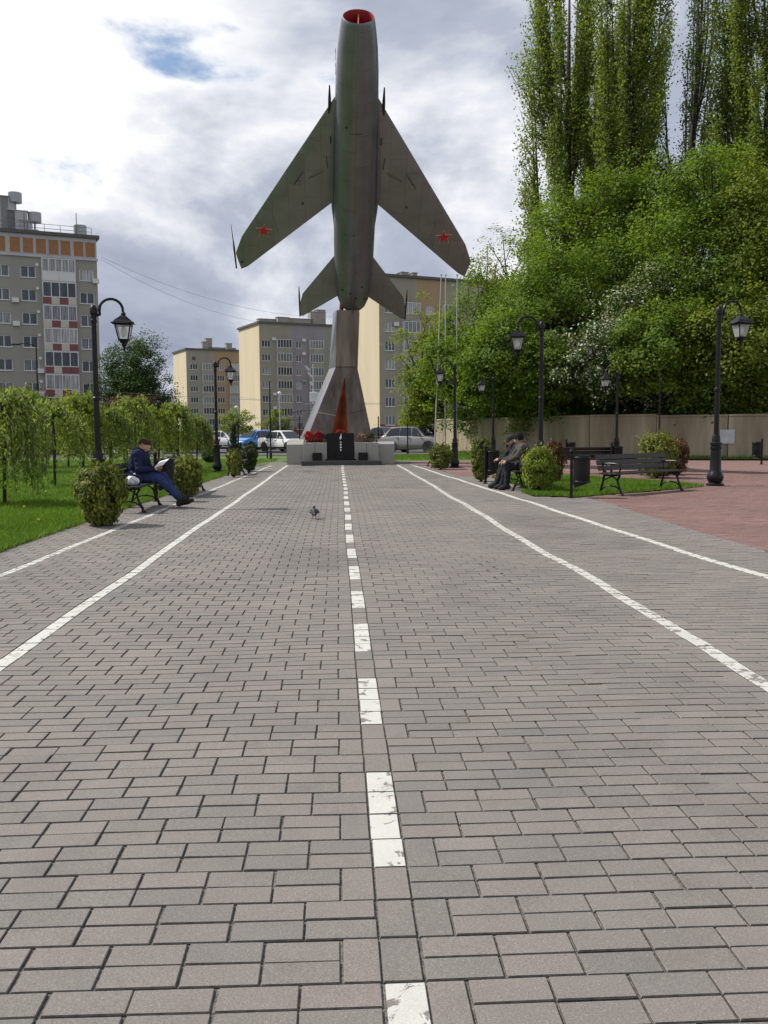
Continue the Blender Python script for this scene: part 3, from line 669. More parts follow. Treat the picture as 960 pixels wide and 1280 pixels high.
for s, shift in ((-1, -.05), (1, .0)):
    wg = airfoil_panel('wing', ((.60, 9.30), (.66, 5.10)), ((4.66, 2.80), (4.50, 1.62)), s, M_JETW, .30, .11)
    # underside star: a thin pale edge and the red field
    for (nm, r_, m, z) in (('star_outline', .335, M_STARE, -.0), ('star_marking', .30, M_STAR, -.004)):
        p = star(s*3.48, 3.62, r_, R(-6*s)); zz = -.098+z
        mb = MB(); mb.slab([(x, y, zz) for x, y in p], (0, 0, .03)); mb.build(nm, m, wg)
    mb = MB(); mb.tube([(s*.93, 8.2, -.02), (s*.93, 9.0, 0), (s*.93, 9.45, 0)], [.07, .05, .022], 8); mb.build('cannon', M_JETD, wg, True)
    mb = MB(); mb.box((s*.90, 7.55, -.14), (.05, .28, .02)); mb.build('shell_ejector', M_JETD, wg)
    mb = MB(); mb.tube([(s*1.05, 6.9, -.155), (s*1.0, 6.45, -.16)], .012, 5); mb.tube([(s*1.15, 6.3, -.16), (s*1.7, 6.0, -.15)], .010, 5); mb.tube([(s*1.9, 6.25, -.14), (s*2.25, 5.7, -.135)], .011, 5); mb.build('gear_door_seam', M_JETD, wg)
    mb = MB(); mb.lathe([(.10, .0), (.085, -.03), (.03, -.045)], (s*2.1, 5.75, -.13), 12); mb.build('gear_blister', M_JETW, wg, True)
    mb = MB(); mb.lathe([(.04, .0), (.04, -.02)], (s*1.95, 4.9, -.10), 8); mb.build('drain_port', M_JETD, wg)
    m_ = MB(); m_.tube([(s*.95, 5.75, -.055), (s*2.7, 4.05, -.05), (s*4.3, 2.35, -.035)], .008, 4); m_.build('flap_seam', M_JETD, wg)
    for (xa, ya, xb, yb) in ((1.6, 7.55, 1.25, 5.35), (2.6, 5.95, 2.35, 4.15), (3.2, 5.0, 2.95, 3.5)):
        m_ = MB(); m_.tube([(s*xa, ya, -.05), (s*(xa+xb)/2, (ya+yb)/2, -.128+.012*xa), (s*xb, yb, -.045)], .006, 4); m_.build('panel_seam', M_JETD, wg)
    tp = airfoil_panel('tailplane', ((.55, 2.85), (.6, .55)), ((2.19, .42), (2.2, -.68)), s, M_JETW, .13, .05)
    mb = MB(); mb.tube([(s*2.22, -.62, 0), (s*2.22, .5, 0), (s*2.22, .95, 0)], [.03, .035, .012], 8); mb.build('balance_rod', M_JETD, tp, True)
    if s > 0:
        mb = MB(); mb.tube([(4.70, 1.75, 0), (4.71, 2.7, 0), (4.72, 3.1, 0), (4.74, 3.8, 0)], [.03, .04, .02, .008], 8); mb.build('pitot_tube', M_JETD, wg, True)
        mb = MB(); mb.lathe([(.05, 0), (.05, -.02)], (4.45, 2.1, -.045), 8); mb.build('drain_port', M_JETD, wg)
    # side fillet along the fuselage
    mb = MB(); mb.tube([(s*.70, 9.1, -.12), (s*.80, 7.5, -.17), (s*.84, 5.6, -.16), (s*.80, 4.7, -.10), (s*.74, 3.6, -.02)], [.03, .07, .08, .06, .02], 8); mb.build('wing_fillet', M_JET, fus, True)
# painted tactical number on the side of the nose (only its edge shows from the path)
for k, yy in enumerate((9.95, 10.42)):
    mb = MB()
    for i in range(9):
        a = R(-20)+R(230)*i/8
        y = yy+.14*math.cos(a); z = .18+.18*math.sin(a); x = .735
        mb.box((x, y, z), (.012, .055, .07))
    mb.build('number_marking', M_STAR, fus)

# ================================================================== apartment blocks behind the park
U = Vector((.92, .39, 0)).normalized(); NF = Vector((.39, -.92, 0)).normalized()    # all blocks share one street grid
RZ_B = math.atan2(U.y, U.x)
def glass_mat(name, col, rough=.08, var=.4, curtain=.5):
    m, t, b = newmat(name); oi = N(t, 'ShaderNodeObjectInfo'); tcn = N(t, 'ShaderNodeTexCoord')
    rp = ramp(t, oi.outputs['Random'], [(0, tuple(c*(1-var) for c in col)), (.55, col), (.75, (.16, .17, .19)), (1, (.34, .34, .33))], 'LINEAR')
    # curtains seen behind the pane: soft upright folds
    mp_ = N(t, 'ShaderNodeMapping'); mp_.inputs['Scale'].default_value = (9, 9, .4); L(t, tcn.outputs['Object'], mp_.inputs[0])
    ad = N(t, 'ShaderNodeVectorMath', _operation='ADD'); L(t, mp_.outputs[0], ad.inputs[0]); L(t, oi.outputs['Random'], ad.inputs[1])
    n = N(t, 'ShaderNodeTexNoise'); n.inputs['Scale'].default_value = 1; L(t, ad.outputs[0], n.inputs['Vector'])
    rp2 = ramp(t, n.outputs['Fac'], [(.35, (.45, .45, .45)), (.65, (1.5, 1.5, 1.5))], 'LINEAR')
    ml = N(t, 'ShaderNodeMixRGB', _blend_type='MULTIPLY'); ml.inputs[0].default_value = 1; L(t, rp.outputs[0], ml.inputs[1]); L(t, rp2.outputs[0], ml.inputs[2])
    L(t, ml.outputs[0], b.inputs['Base Color']); b.inputs['Roughness'].default_value = rough; b.inputs['Specular IOR Level'].default_value = .55
    return m
M_GLASS = glass_mat('window_glass', (.045, .055, .075))
M_FRAME = mat('white_window_frame', (.62, .62, .62), .5, var=.06)
M_RAIL = mat('grey_rail', (.12, .12, .125), .5, metal=.4)
M_CAP = mat('roof_edge', (.09, .085, .08), .7, var=.2)
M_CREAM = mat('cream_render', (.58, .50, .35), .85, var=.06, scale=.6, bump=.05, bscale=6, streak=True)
M_ORANGE = mat('rusty_cream_render', (.52, .36, .17), .85, var=.1, scale=.6, streak=True)
def plaster(name, c): return mat(name, c, .88, var=.10, scale=.5, bump=.05, bscale=8, streak=True)
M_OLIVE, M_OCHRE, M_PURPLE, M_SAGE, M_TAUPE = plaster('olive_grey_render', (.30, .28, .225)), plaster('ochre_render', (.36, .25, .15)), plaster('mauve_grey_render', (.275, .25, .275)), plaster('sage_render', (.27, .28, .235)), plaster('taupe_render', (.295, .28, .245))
M_PLINTH = mat('red_plinth', (.22, .06, .045), .8, var=.2, scale=2)
M_BANDW = plaster('pale_band_render', (.44, .44, .45))
M_SHUT = mat('orange_panel', (.30, .14, .055), .7, var=.15, scale=3)
M_PANR, M_PANW = mat('red_balcony_panel', (.19, .055, .06), .6, var=.15), mat('cream_balcony_panel', (.50, .47, .40), .6, var=.1)
WIN_CACHE = {}
def window_meshes(w_, h, nm, bar=.10, sill=True):
    key = (round(w_, 2), round(h, 2), nm)
    if key not in WIN_CACHE:
        f = MB(); d = .07
        f.box((0, 0, bar/2), (w_, d, bar)); f.box((0, 0, h-bar/2), (w_, d, bar))
        for i in range(nm+1):
            x = -w_/2+bar/2+(w_-bar)*i/nm; f.box((x, 0, h/2), (bar, d, h-2*bar))
        if sill: f.box((0, -.12, -.03), (w_+.16, .24, .05))
        g = MB(); g.add([(-w_/2+bar*.5, .012, bar*.5), (w_/2-bar*.5, .012, bar*.5), (w_/2-bar*.5, .012, h-bar*.5), (-w_/2+bar*.5, .012, h-bar*.5)], [(0, 1, 2, 3)])
        WIN_CACHE[key] = (f.mesh('window', M_FRAME), g.mesh('pane', M_GLASS))
    return WIN_CACHE[key]
class Block:
    """facade in (u, z): wall cells are left open where windows sit; local x = along facade, local y = depth"""
    def __init__(s, name, label, corner, height, length, depth):
        s.t = thing(name, label, 'building', (corner.x, corner.y, 0), RZ_B); s.H, s.Lg, s.D = height, length, depth
        s.open = []; s.c = corner
    def u_of(s, px, y=480):
        d = ray(px, y); A = np.array([[d.x, -U.x], [d.y, -U.y]]); k, u = np.linalg.solve(A, np.array([s.c.x, s.c.y])); return float(u)
    def z_of(s, px, py):
        d = ray(px, py); A = np.array([[d.x, -U.x], [d.y, -U.y]]); k, u = np.linalg.solve(A, np.array([s.c.x, s.c.y])); return CAM_H+d.z*float(k)
    def window(s, u, z, w_, h, nm=2, set_back=.14):
        s.open.append((u-w_/2, u+w_/2, z, z+h)); fm, gm_ = window_meshes(w_, h, nm)
        f = link('window', fm, s.t, (u, set_back, z)); link('pane', gm_, f); return f
    def loggia(s, u, z, w_, h, nm, panel=None, front=.0, ph=.9):
        """glazed balcony bay standing proud of the wall"""
        p = .55
        m = MB(); m.box((u, -p/2, z-.06), (w_+.06, p, .12)); m.build('balcony_slab', M_BANDW, s.t)
        fm, gm_ = window_meshes(w_, h-ph, nm, sill=False); f = link('window', fm, s.t, (u, -p, z+ph)); link('pane', gm_, f)
        if panel:
            k = len(panel); cw = w_/k
            for i, c in enumerate(panel):
                m = MB(); m.box((u-w_/2+cw*(i+.5), -p, z+ph/2), (cw-.03, .06, ph-.02)); m.build('balcony_panel', c, s.t)
        for q in (-1, 1):
            m = MB(); m.box((u+q*(w_/2-.02), -p/2+.04, z+h/2), (.05, p-.09, h-.02)); m.build('balcony_cheek', M_FRAME, s.t)
    def finish(s, zone, zmats, side, plinth=None):
        us = sorted({0, s.Lg}|{q for o in s.open for q in o[:2]}|set(zone.get('u', []))); zs = sorted({0, s.H}|{q for o in s.open for q in o[2:]}|set(zone.get('z', [])))
        m = MB()
        for a, b in zip(us[:-1], us[1:]):
            for c_, d_ in zip(zs[:-1], zs[1:]):
                uc, zc_ = (a+b)/2, (c_+d_)/2
                if b-a < 1e-4 or d_-c_ < 1e-4: continue
                if any(o[0] < uc < o[1] and o[2] < zc_ < o[3] for o in s.open): continue
                m.add([(a, 0, c_), (b, 0, c_), (b, 0, d_), (a, 0, d_)], [(0, 1, 2, 3)], zone['f'](uc, zc_))
        for (a, b, c_, d_) in s.open:
            k = zone['f']((a+b)/2, (c_+d_)/2); q = .2
            m.add([(a, 0, c_), (b, 0, c_), (b, 0, d_), (a, 0, d_), (a, q, c_), (b, q, c_), (b, q, d_), (a, q, d_)], [(0, 4, 5, 1), (1, 5, 6, 2), (2, 6, 7, 3), (3, 7, 4, 0)], k)
        m.build('facade', zmats, s.t)
        m = MB(); m.add([(0, s.D, 0), (0, 0, 0), (0, 0, s.H), (0, s.D, s.H)], [(0, 1, 2, 3)]); m.build('side_wall', side, s.t)
        m = MB(); m.add([(s.Lg, 0, 0), (s.Lg, s.D, 0), (s.Lg, s.D, s.H), (s.Lg, 0, s.H)], [(0, 1, 2, 3)]); m.add([(s.Lg, s.D, 0), (0, s.D, 0), (0, s.D, s.H), (s.Lg, s.D, s.H)], [(0, 1, 2, 3)]); m.build('rear_wall', zmats[0], s.t)
        m = MB(); m.box((s.Lg/2, s.D/2, s.H+.2), (s.Lg+.7, s.D+.7, .4)); s.roof = m.build('roof', M_CAP, s.t)
    def roof_box(s, u, y, w_, d, h, m_, name='chimney', cap=True):
        m = MB(); m.box((u, y, s.H+.4+h/2), (w_, d, h))
        if cap: m.box((u, y, s.H+.4+h+.05), (w_+.2, d+.2, .1))
        return m.build(name, m_, s.roof)

FLH = 2.8
# --- tower on the left
DB = 2.8*1170/27.2
c0 = P(126, 480, DB); c0.z = 0
start = c0-U*44
B1 = Block('apartment_tower', 'grey tower block at far left with red and white balcony column', start, P(126, 299, DB).z, 44, 14)
uw = lambda px: B1.u_of(px, 400)
ztop = B1.z_of(108, 326)                          # underside of the pale attic band
cols = [(-88, 2), (-62, 2), (-30, 2), (4, 2), (37.5, 2), (110, 2)]
zone_z = [ztop, ztop+.35]
bayu = uw(75); bw = uw(96.5)-uw(54.5)
for k in range(10):
    for j, (px, n) in enumerate(cols):
        z = ztop-1.05-1.42-k*FLH
        if z > .5: B1.window(uw(px), z, 1.75, 1.42, n)
    zl = ztop-2.75-k*FLH
    if zl > .3:
        pan = [M_FRAME]*2 if k == 0 else [[M_PANR, M_PANW, M_PANR, M_PANR], [M_PANR, M_PANW, M_PANR, M_PANW], [M_PANW, M_PANR, M_PANW, M_PANR], [M_PANW, M_PANR, M_PANW, M_PANR]][k % 4]
        B1.loggia(bayu, zl, bw, 2.68, 5 if k == 0 else 4, pan, ph=1.05 if k == 0 else .82)
B1.open = [o for o in B1.open]
B1.finish({'z': zone_z, 'f': lambda u, z: 1 if z > ztop else 0}, [M_TAUPE, M_BANDW], M_TAUPE)
m = MB(); m.box((22, -.10, ztop+.17), (44.2, .22, .30)); m.build('cornice_band', M_BANDW, B1.t)
for px in (4, 22.3, 38.6, 70.2, 85, 101, 115.5, -14, -30, -46, -62, 54.5):
    u_ = uw(px)
    m = MB()
    for (dx, dz, w_, h_) in ((0, .42, 1.6, .08), (0, 2.28, 1.6, .08), (-.77, 1.35, .08, 1.86), (.77, 1.35, .08, 1.86)): m.box((u_+dx*.8, -.03, ztop+dz), (w_ if w_ < 1 else 1.32, .06, h_))
    m.build('panel_surround', M_BANDW, B1.t)
    m = MB(); m.box((u_, -.008, ztop+1.35), (1.15, .014, 1.76)); m.build('attic_panel', M_SHUT, B1.t)
for k in range(8):                                # small satellite dishes beside the windows
    m = MB(); m.lathe([(.02, .0), (.12, -.03), (.2, -.09), (.18, -.08), (.02, .02)], (uw(47.5)+.05, -.35, ztop-.9-k*FLH), 12, axis='y'); m.build('satellite_dish', M_FRAME, B1.t, True)
for (px, w_, h) in ((-8, 2.6, 4.2), (8, 2.0, 4.6), (18.5, 1.6, 4.6), (30, 2.4, 3.0), (40.5, 1.6, 1.9), (49, 1.2, .8)):
    B1.roof_box(uw(px), 5, w_, 2.6, h, M_BANDW, 'ventilation_stack')
for (px, h) in ((28.5, 4.4), (52.5, 2.2), (110, 1.1)):
    m = MB(); m.lathe([(.12, B1.H), (.12, B1.H+h), (.8, B1.H+h), (.8, B1.H+h+1.2), (.12, B1.H+h+1.25)], (uw(px), 4, 0), 12); m.build('roof_fan', mat('galvanised', (.3, .31, .33), .4, metal=.6), B1.roof, True)
m = MB(); zr = B1.H+.4
for i in range(24): m.tube([(1+i*1.85, .5, zr), (1+i*1.85, .5, zr+1.0)], .03, 4)
for dz in (.5, 1.0): m.tube([(.5, .5, zr+dz), (43.5, .5, zr+dz)], .03, 4)
m.build('roof_railing', M_RAIL, B1.roof)
for px, h in ((104, 3.2), (38, 2.6)):
    m = MB(); m.tube([(uw(px), 3, zr), (uw(px), 3, zr+h)], .05, 4); m.build('aerial', M_RAIL, B1.roof)

def slab_block(name, label, corner_px, dist, roof_py, len_px, depth, side, zones, wins, logs, z0_py, nfl, step_py, plinth=None, win_h=1.45, roof_items=()):
    c = P(corner_px, 480, dist); c.z = 0
    b = Block(name, label, c, P(corner_px, roof_py, dist).z, 10, depth)
    b.Lg = b.u_of(len_px, 470)
    zt = b.z_of(corner_px+8, z0_py)
    for k in range(nfl):
        z = zt-k*FLH
        if z < .4: continue
        for px, w_, n in wins: b.window(b.u_of(px), z, w_, win_h, n)
        for px, w_, n in logs:
            if z-.9 > .4: b.loggia(b.u_of(px), z-.92, w_, 2.6, n, [zones[0][2]], ph=.86)
    edges = [b.u_of(q[1]) for q in zones[:-1]]
    def f(u, z):
        if plinth and z < plinth: return len(zones)
        for i, q in enumerate(edges):
            if u < q: return i
        return len(zones)-1
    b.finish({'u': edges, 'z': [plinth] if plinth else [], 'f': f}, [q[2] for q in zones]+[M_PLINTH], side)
    for (px, w_, h, y) in roof_items: b.roof_box(b.u_of(px), y, w_, 1.6, h, M_TAUPE)
    return b
D4 = 2.8*1170/23.1
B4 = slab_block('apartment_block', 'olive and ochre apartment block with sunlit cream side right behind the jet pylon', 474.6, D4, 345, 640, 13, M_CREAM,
    [(474, 522, M_OLIVE), (522, 556, M_OCHRE), (556, 640, M_OLIVE)], [(488, 1.75, 3), (537.5, 1.4, 2), (600, 1.7, 3), (625, 1.7, 3)], [(513.5, 2.9, 4), (562, 2.6, 4)], 391, 8, 23.1, 2.2,
    roof_items=((515, 1.2, .8, 3), (535, .8, 1.2, 5), (560, 5, .7, 6)))
m = MB(); m.box((-.02, 1.2, B4.H/2+1), (.03, 2.4, B4.H-2.2)); m.build('rust_streak_panel', M_CREAM, B4.t)
D3 = 2.8*1170/16.9
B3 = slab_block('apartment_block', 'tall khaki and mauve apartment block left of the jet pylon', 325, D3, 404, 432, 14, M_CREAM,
    [(325, 364, M_OLIVE), (364, 405, M_PURPLE), (405, 440, M_SAGE)], [(333.5, 1.9, 3), (374, 1.3, 2), (417, 1.5, 2)], [(355.5, 3.2, 5), (395.5, 3.1, 5)], 434, 8, 16.9, 2.0,
    roof_items=((345, 4, 1.0, 5), (362, 2.5, 1.4, 4), (385, 6, 1.4, 5), (408, 3.5, 3.0, 5), (414, 2, 3.6, 6)))
D2 = 2.8*1170/13.6
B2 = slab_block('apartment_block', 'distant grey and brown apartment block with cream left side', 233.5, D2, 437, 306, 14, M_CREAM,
    [(233, 267, M_TAUPE), (267, 306, M_OCHRE)], [(243, 2.0, 3), (276.5, 1.9, 3)], [(260, 2.9, 4), (293, 2.6, 4)], 462, 7, 13.6, None,
    roof_items=((262, 1.5, 2.0, 4), (268, 1.6, 3.0, 5), (292, 1.5, 1.8, 4), (283, 8, .7, 5)))
m = MB(); m.lathe([(.5, -.05), (.5, .02)], (B2.u_of(243), 0, B2.z_of(243, 448)), 12, axis='y'); m.build('porthole', M_CAP, B2.t)

rb = random.Random(3)                             # air conditioners under a few windows
for blk, us_ in ((B1, (uw(20), uw(48.5), uw(98.5), uw(121))), (B4, (B4.u_of(495), B4.u_of(531), B4.u_of(545))), (B3, (B3.u_of(343), B3.u_of(380)))):
    for k in range(7):
        m = MB(); zz = rb.randint(1, 7)*FLH+.4; m.bbox((rb.choice(us_), -.22, zz), (.8, .34, .55), .03); m.build('air_conditioner', M_FRAME, blk.t)

# ================================================================== street furniture
M_IRON = mat('black_cast_iron', (.0065, .0065, .0078), .42, metal=.0, var=.3, scale=20, spec=.3)
M_WOOD = mat('dark_stained_wood', (.016, .011, .009), .55, var=.35, scale=8, bump=.2, bscale=30, streak=False)
M_LGLASS = bpy.data.materials.new('lantern_glass'); M_LGLASS.use_nodes = True
_b = M_LGLASS.node_tree.nodes['Principled BSDF']; _b.inputs['Base Color'].default_value = (.85, .87, .85, 1); _b.inputs['Roughness'].default_value = .35; _b.inputs['Transmission Weight'].default_value = .75; _b.inputs['IOR'].default_value = 1.1
M_BULB = mat('milky_bulb', (.75, .74, .70), .4, var=.03)

def lamp_post(label, loc, rz, scale):
    t = thing('street_lamp', label, 'street lamp', loc, rz, 'black lantern street lamps', scale)
    m = MB(); m.lathe([(.175, 0), (.175, .035), (.15, .05), (.125, .07), (.15, .11), (.165, .16), (.16, .21), (.13, .27), (.112, .31), (.105, .62), (.10, .74), (.118, .75), (.118, .78), (.10, .79), (.10, .82), (.118, .83), (.118, .87), (.085, .89), (.078, 1.0), (.066, 1.03)], n=20); m.build('base', M_IRON, t, True, 35)
    m = MB(); m.lathe([(.052, 1.0), (.050, 1.9), (.064, 1.91), (.064, 1.96), (.048, 1.98), (.043, 3.28), (.058, 3.29), (.058, 3.33), (.046, 3.34), (.05, 3.42), (.066, 3.44), (.066, 3.52), (.05, 3.56), (.03, 3.59), (.01, 3.60)], n=14); m.build('pole', M_IRON, t, True, 35)
    m = MB(); pts = [(.0, 0, 3.40), (.07, 0, 3.42)]
    for i in range(13):
        a = R(200-205*i/12); pts.append((.305+.205*math.cos(a), 0, 3.50+.20*math.sin(a)))
    pts = pts[:1]+pts[2:]+[(.515, 0, 3.44)]
    m.tube(pts, [.030]*4+[.024]*(len(pts)-4), 8); m.lathe([(.03, 3.40), (.042, 3.42), (.042, 3.45), (.028, 3.47)], (.515, 0, 0), 10); m.build('arm', M_IRON, t, True, 40)
    c = (.515, 0)
    # roof: a flared four-sided cap with upturned corners
    m = MB(); rings = []
    for (z, h) in ((3.41, .045), (3.37, .085), (3.33, .135), (3.285, .165), (3.26, .19)):
        k = h; e = .02 if z < 3.27 else 0
        rings.append([(c[0]-k-e, c[1]-k-e, z+e), (c[0], c[1]-k, z), (c[0]+k+e, c[1]-k-e, z+e), (c[0]+k, c[1], z), (c[0]+k+e, c[1]+k+e, z+e), (c[0], c[1]+k, z), (c[0]-k-e, c[1]+k+e, z+e), (c[0]-k, c[1], z)])
    m.loft([list(reversed(r)) for r in rings]); m.lathe([(.05, 3.40), (.03, 3.43)], (c[0], c[1], 0), 8); lr_ = m.build('lantern_roof', M_IRON, t)
    zt, zb, wt, wb = 3.245, 2.985, .135, .078
    m = MB()
    for sx, sy in ((-1, -1), (1, -1), (1, 1), (-1, 1)): m.tube([(c[0]+sx*wt, c[1]+sy*wt, zt+.01), (c[0]+sx*wb, c[1]+sy*wb, zb-.01)], .012, 5)
    for z, w_ in ((zt, wt), (zb, wb)):
        for i in range(4):
            q = [(-1, -1), (1, -1), (1, 1), (-1, 1)]; a, b = q[i], q[(i+1) % 4]; m.tube([(c[0]+a[0]*w_, c[1]+a[1]*w_, z), (c[0]+b[0]*w_, c[1]+b[1]*w_, z)], .012, 5)
    m.build('lantern_frame', M_IRON, t)
    for i in range(4):
        q = [(-1, -1), (1, -1), (1, 1), (-1, 1)]; a, b = q[i], q[(i+1) % 4]
        m = MB(); m.add([(c[0]+a[0]*wb, c[1]+a[1]*wb, zb), (c[0]+b[0]*wb, c[1]+b[1]*wb, zb), (c[0]+b[0]*wt, c[1]+b[1]*wt, zt), (c[0]+a[0]*wt, c[1]+a[1]*wt, zt)], [(0, 1, 2, 3)]); m.build('pane', M_LGLASS, t)
    m = MB(); m.lathe([(.015, 3.03), (.05, 3.07), (.055, 3.13), (.04, 3.19), (.02, 3.23)], (c[0], c[1], 0), 12); m.build('bulb', M_BULB, t, True)
    m = MB(); m.lathe([(.085, 2.975), (.07, 2.94), (.045, 2.92), (.05, 2.90), (.03, 2.87), (.018, 2.84), (.022, 2.82), (.008, 2.79)], (c[0], c[1], 0), 12); m.build('finial', M_IRON, t, True, 40)
    return t
g = lambda px, py: G(px, py)
def at_depth(px, Y):
    p = P(px, 537, Y); return (p.x, Y, 0)
l1 = lamp_post('black lantern lamp behind the bench of the reading man, nearest on the left', at_depth(121.5, 17.2), R(4), 1.01)
copy_thing(l1, 'black lantern lamp on the left lawn beside the small cone bush', at_depth(270.5, 32.0), R(-6), 1.03)
copy_thing(l1, 'black lantern lamp by the round bush in front of the flagpoles', at_depth(568.5, 33.5), R(176), 1.03)
copy_thing(l1, 'tall black lantern lamp rising right behind the two seated old men', at_depth(676, 21.8), R(172), 1.075)
copy_thing(l1, 'tall black lantern lamp at the right edge standing on the red paving', at_depth(895.5, 21.9), R(14), 1.175)
copy_thing(l1, 'black lantern lamp further back between bin and plaza bench on the right', at_depth(771, 36.0), R(190), 1.0)
copy_thing(l1, 'distant black lantern lamp left of the old men, half lost in foliage', at_depth(616.5, 40.0), R(185), 1.0)

# ------------------------------------------------ benches
def bench_proto(label, loc, rz):
    """faces local +X; long side along local Y"""
    t = thing('park_bench', label, 'bench', loc, rz, 'cast iron park benches')
    for s in (-1, 1):
        y = s*.78; m = MB()
        m.tube([(-.22, y, .0), (-.20, y, .12), (-.15, y, .28), (-.12, y, .42), (-.16, y, .60), (-.24, y, .84)], [.028, .022, .02, .024, .02, .016], 7)    # rear leg runs up to the back
        m.tube([(.30, y, .0), (.27, y, .10), (.21, y, .22), (.19, y, .32), (.24, y, .40)], [.030, .022, .02, .02, .022], 7)
        m.tube([(-.13, y, .405), (.06, y, .395), (.25, y, .415)], .02, 7)
        m.tube([(-.20, y, .10), (-.10, y, .17), (.04, y, .195), (.17, y, .17), (.27, y, .09)], .014, 6)     # low arch
        m.tube([(-.14, y, .30), (-.02, y, .35), (.06, y, .385)], .012, 6); m.tube([(.20, y, .27), (.14, y, .35), (.06, y, .385)], .012, 6)
        for x in (-.225, .305): m.lathe([(.042, 0), (.038, .025), (.025, .04)], (x, y, 0), 8)
        m.build('end_frame', M_IRON, t, True, 50)
        m = MB(); m.tube([(-.16, y, .62), (-.05, y, .645), (.12, y, .645), (.23, y, .62), (.27, y, .56), (.24, y, .50), (.21, y, .42)], [.016, .017, .018, .018, .017, .014, .014], 7); m.build('armrest', M_IRON, t, True, 50)
    for i in range(4):
        m = MB(); m.bbox((-.10+i*.107, 0, .435+.004*abs(i-1.5)), (.094, 1.80, .034), .006); m.build('seat_slat', M_WOOD, t)
    for i, z in enumerate((.545, .655, .765)):
        x = -.150-.035*(i+1)*.9
        m = MB(); m.box((x+.028, 0, z), (.032, 1.80, .096), (0, R(-18), 0)); m.build('back_slat', M_WOOD, t)
    return t
bA = bench_proto('dark bench on the left with the reading man and white bag', (-3.62, 16.75, 0), R(1))
bp_ = [('dark bench on the left just behind the second round bush', (-3.42, 21.0, 0), R(1)),
       ('dark bench on the left far down the path, past the cone bush', (-3.20, 29.7, 0), R(1)),
       ('dark bench under the two old men in caps', (4.14, 21.3, 0), R(180)),
       ('dark bench at the far right path edge beside a round bush', (3.62, 34.2, 0), R(180)),
       ('dark bench on the red plaza right of the litter bin, in front of the grass', (6.45, 19.75, 0), R(-52)),
       ('dark bench behind the grass patch, turned away, nearest the brown shrub', (7.5, 28.3, 0), R(95)),
       ('dark bench beyond the yellow-green conifer on the plaza', (9.3, 27.6, 0), R(165))]
for lb, lc, rz in bp_:
    bc_ = copy_thing(bA, lb, lc, rz)
    if 'red plaza' in lb: bc_.scale = (1.05, 1.42, 1.02)       # the plaza benches are longer

# ------------------------------------------------ litter bins
def bin_proto(label, loc, rz):
    t = thing('litter_bin', label, 'litter bin', loc, rz, 'black litter bins on posts')
    m = MB(); n = 20; rings = []
    for k, z in enumerate((.0, .05, .4, .62, .64)):
        r_ = (.135, .16, .165, .165, .172)[k]; rr = []
        for i in range(n):
            a = 2*math.pi*i/n; zz = z+.20
            if k < 2: zz += .10*(1+math.cos(a))*.5*(1 if k == 0 else .85)
            rr.append((.20+r_*math.cos(a), r_*math.sin(a), zz))
        rings.append(rr)
    m.loft(rings, cap=False); m.add(rings[0], [tuple(reversed(range(n)))]); inner = [(.20+.150*math.cos(2*math.pi*i/n), .150*math.sin(2*math.pi*i/n), .83) for i in range(n)]; low = [(x, y, .5) for x, y, z in inner]
    m.loft([rings[-1], inner, low], cap=False); m.add(low, [tuple(range(n))]); m.build('bucket', M_IRON, t, True, 40)
    for z in (.30, .78):
        m = MB(); m.lathe([(.170, z), (.177, z+.01), (.177, z+.03), (.170, z+.04)], (.20, 0, 0), 20); m.build('band', M_IRON, t, True)
    m = MB(); m.bbox((0, 0, .44), (.06, .06, .88), .008); m.lathe([(.02, .88), (.04, .90), (.045, .93), (.03, .965), (.008, .98)], n=12); m.build('post', M_IRON, t)
    m = MB(); m.lathe([(.07, 0), (.07, .012), (.04, .02)], n=12); m.build('foot_plate', M_IRON, t)
    return t
b0 = bin_proto('black litter bin right behind the reading man', at_depth(193, 18.6), R(0))
for lb, lc, rz in [('black litter bin at the corner of the grass patch in front of the plaza bench', tuple(G(714, 622)), R(-15)),
                   ('black litter bin between the tall bush and the old men', at_depth(607, 23.6), R(10)),
                   ('left one of two far litter bins against the beige wall', at_depth(690, 37.5), R(0)),
                   ('right one of two far litter bins against the beige wall', at_depth(708, 36.5), R(0)),
                   ('black litter bin below the back lamp behind the plaza bench', at_depth(765, 27.8), R(20)),
                   ('black litter bin at the far right edge of the photo near the wall', at_depth(953, 34.5), R(180)),
                   ('black litter bin on the left beyond the cone bush beside the far bench', at_depth(300, 32.0), R(5)),
                   ('small dark litter bin seen just behind the capped old man', at_depth(634, 33.5), R(0))]:
    copy_thing(b0, lb, lc, rz)

# ------------------------------------------------ long beige wall on the right
M_WALL = mat('beige_wall_render', (.25, .205, .145), .9, var=.3, scale=1.6, bump=.2, bscale=20, col2=(.37, .305, .215), streak=True)
wpts = [Vector((6.05, 57.5)), Vector((9.2, 49.0)), Vector((12.0, 44.3)), Vector((17.3, 41.0)), Vector((30.0, 36.5))]
wt_ = thing('boundary_wall', 'long beige rendered wall under the trees on the right', 'wall')
k = 0
for a, b in zip(wpts[:-1], wpts[1:]):
    nseg = max(1, round((b-a).length/3.0))
    for i in range(nseg):
        p, q_ = a.lerp(b, i/nseg), a.lerp(b, (i+1)/nseg); d = q_-p; ln = d.length; an = math.atan2(d.y, d.x); mid = (p+q_)/2
        h = 1.95+.04*math.sin(k*1.7); m = MB(); m.bbox((0, 0, h/2-.05), (ln-.025, .22, h), .015); m.bbox((0, 0, h+.0), (ln+.0, .30, .09), .02)
        m.build('wall_panel', M_WALL, wt_, loc=(mid.x, mid.y, 0), rz=an); k += 1
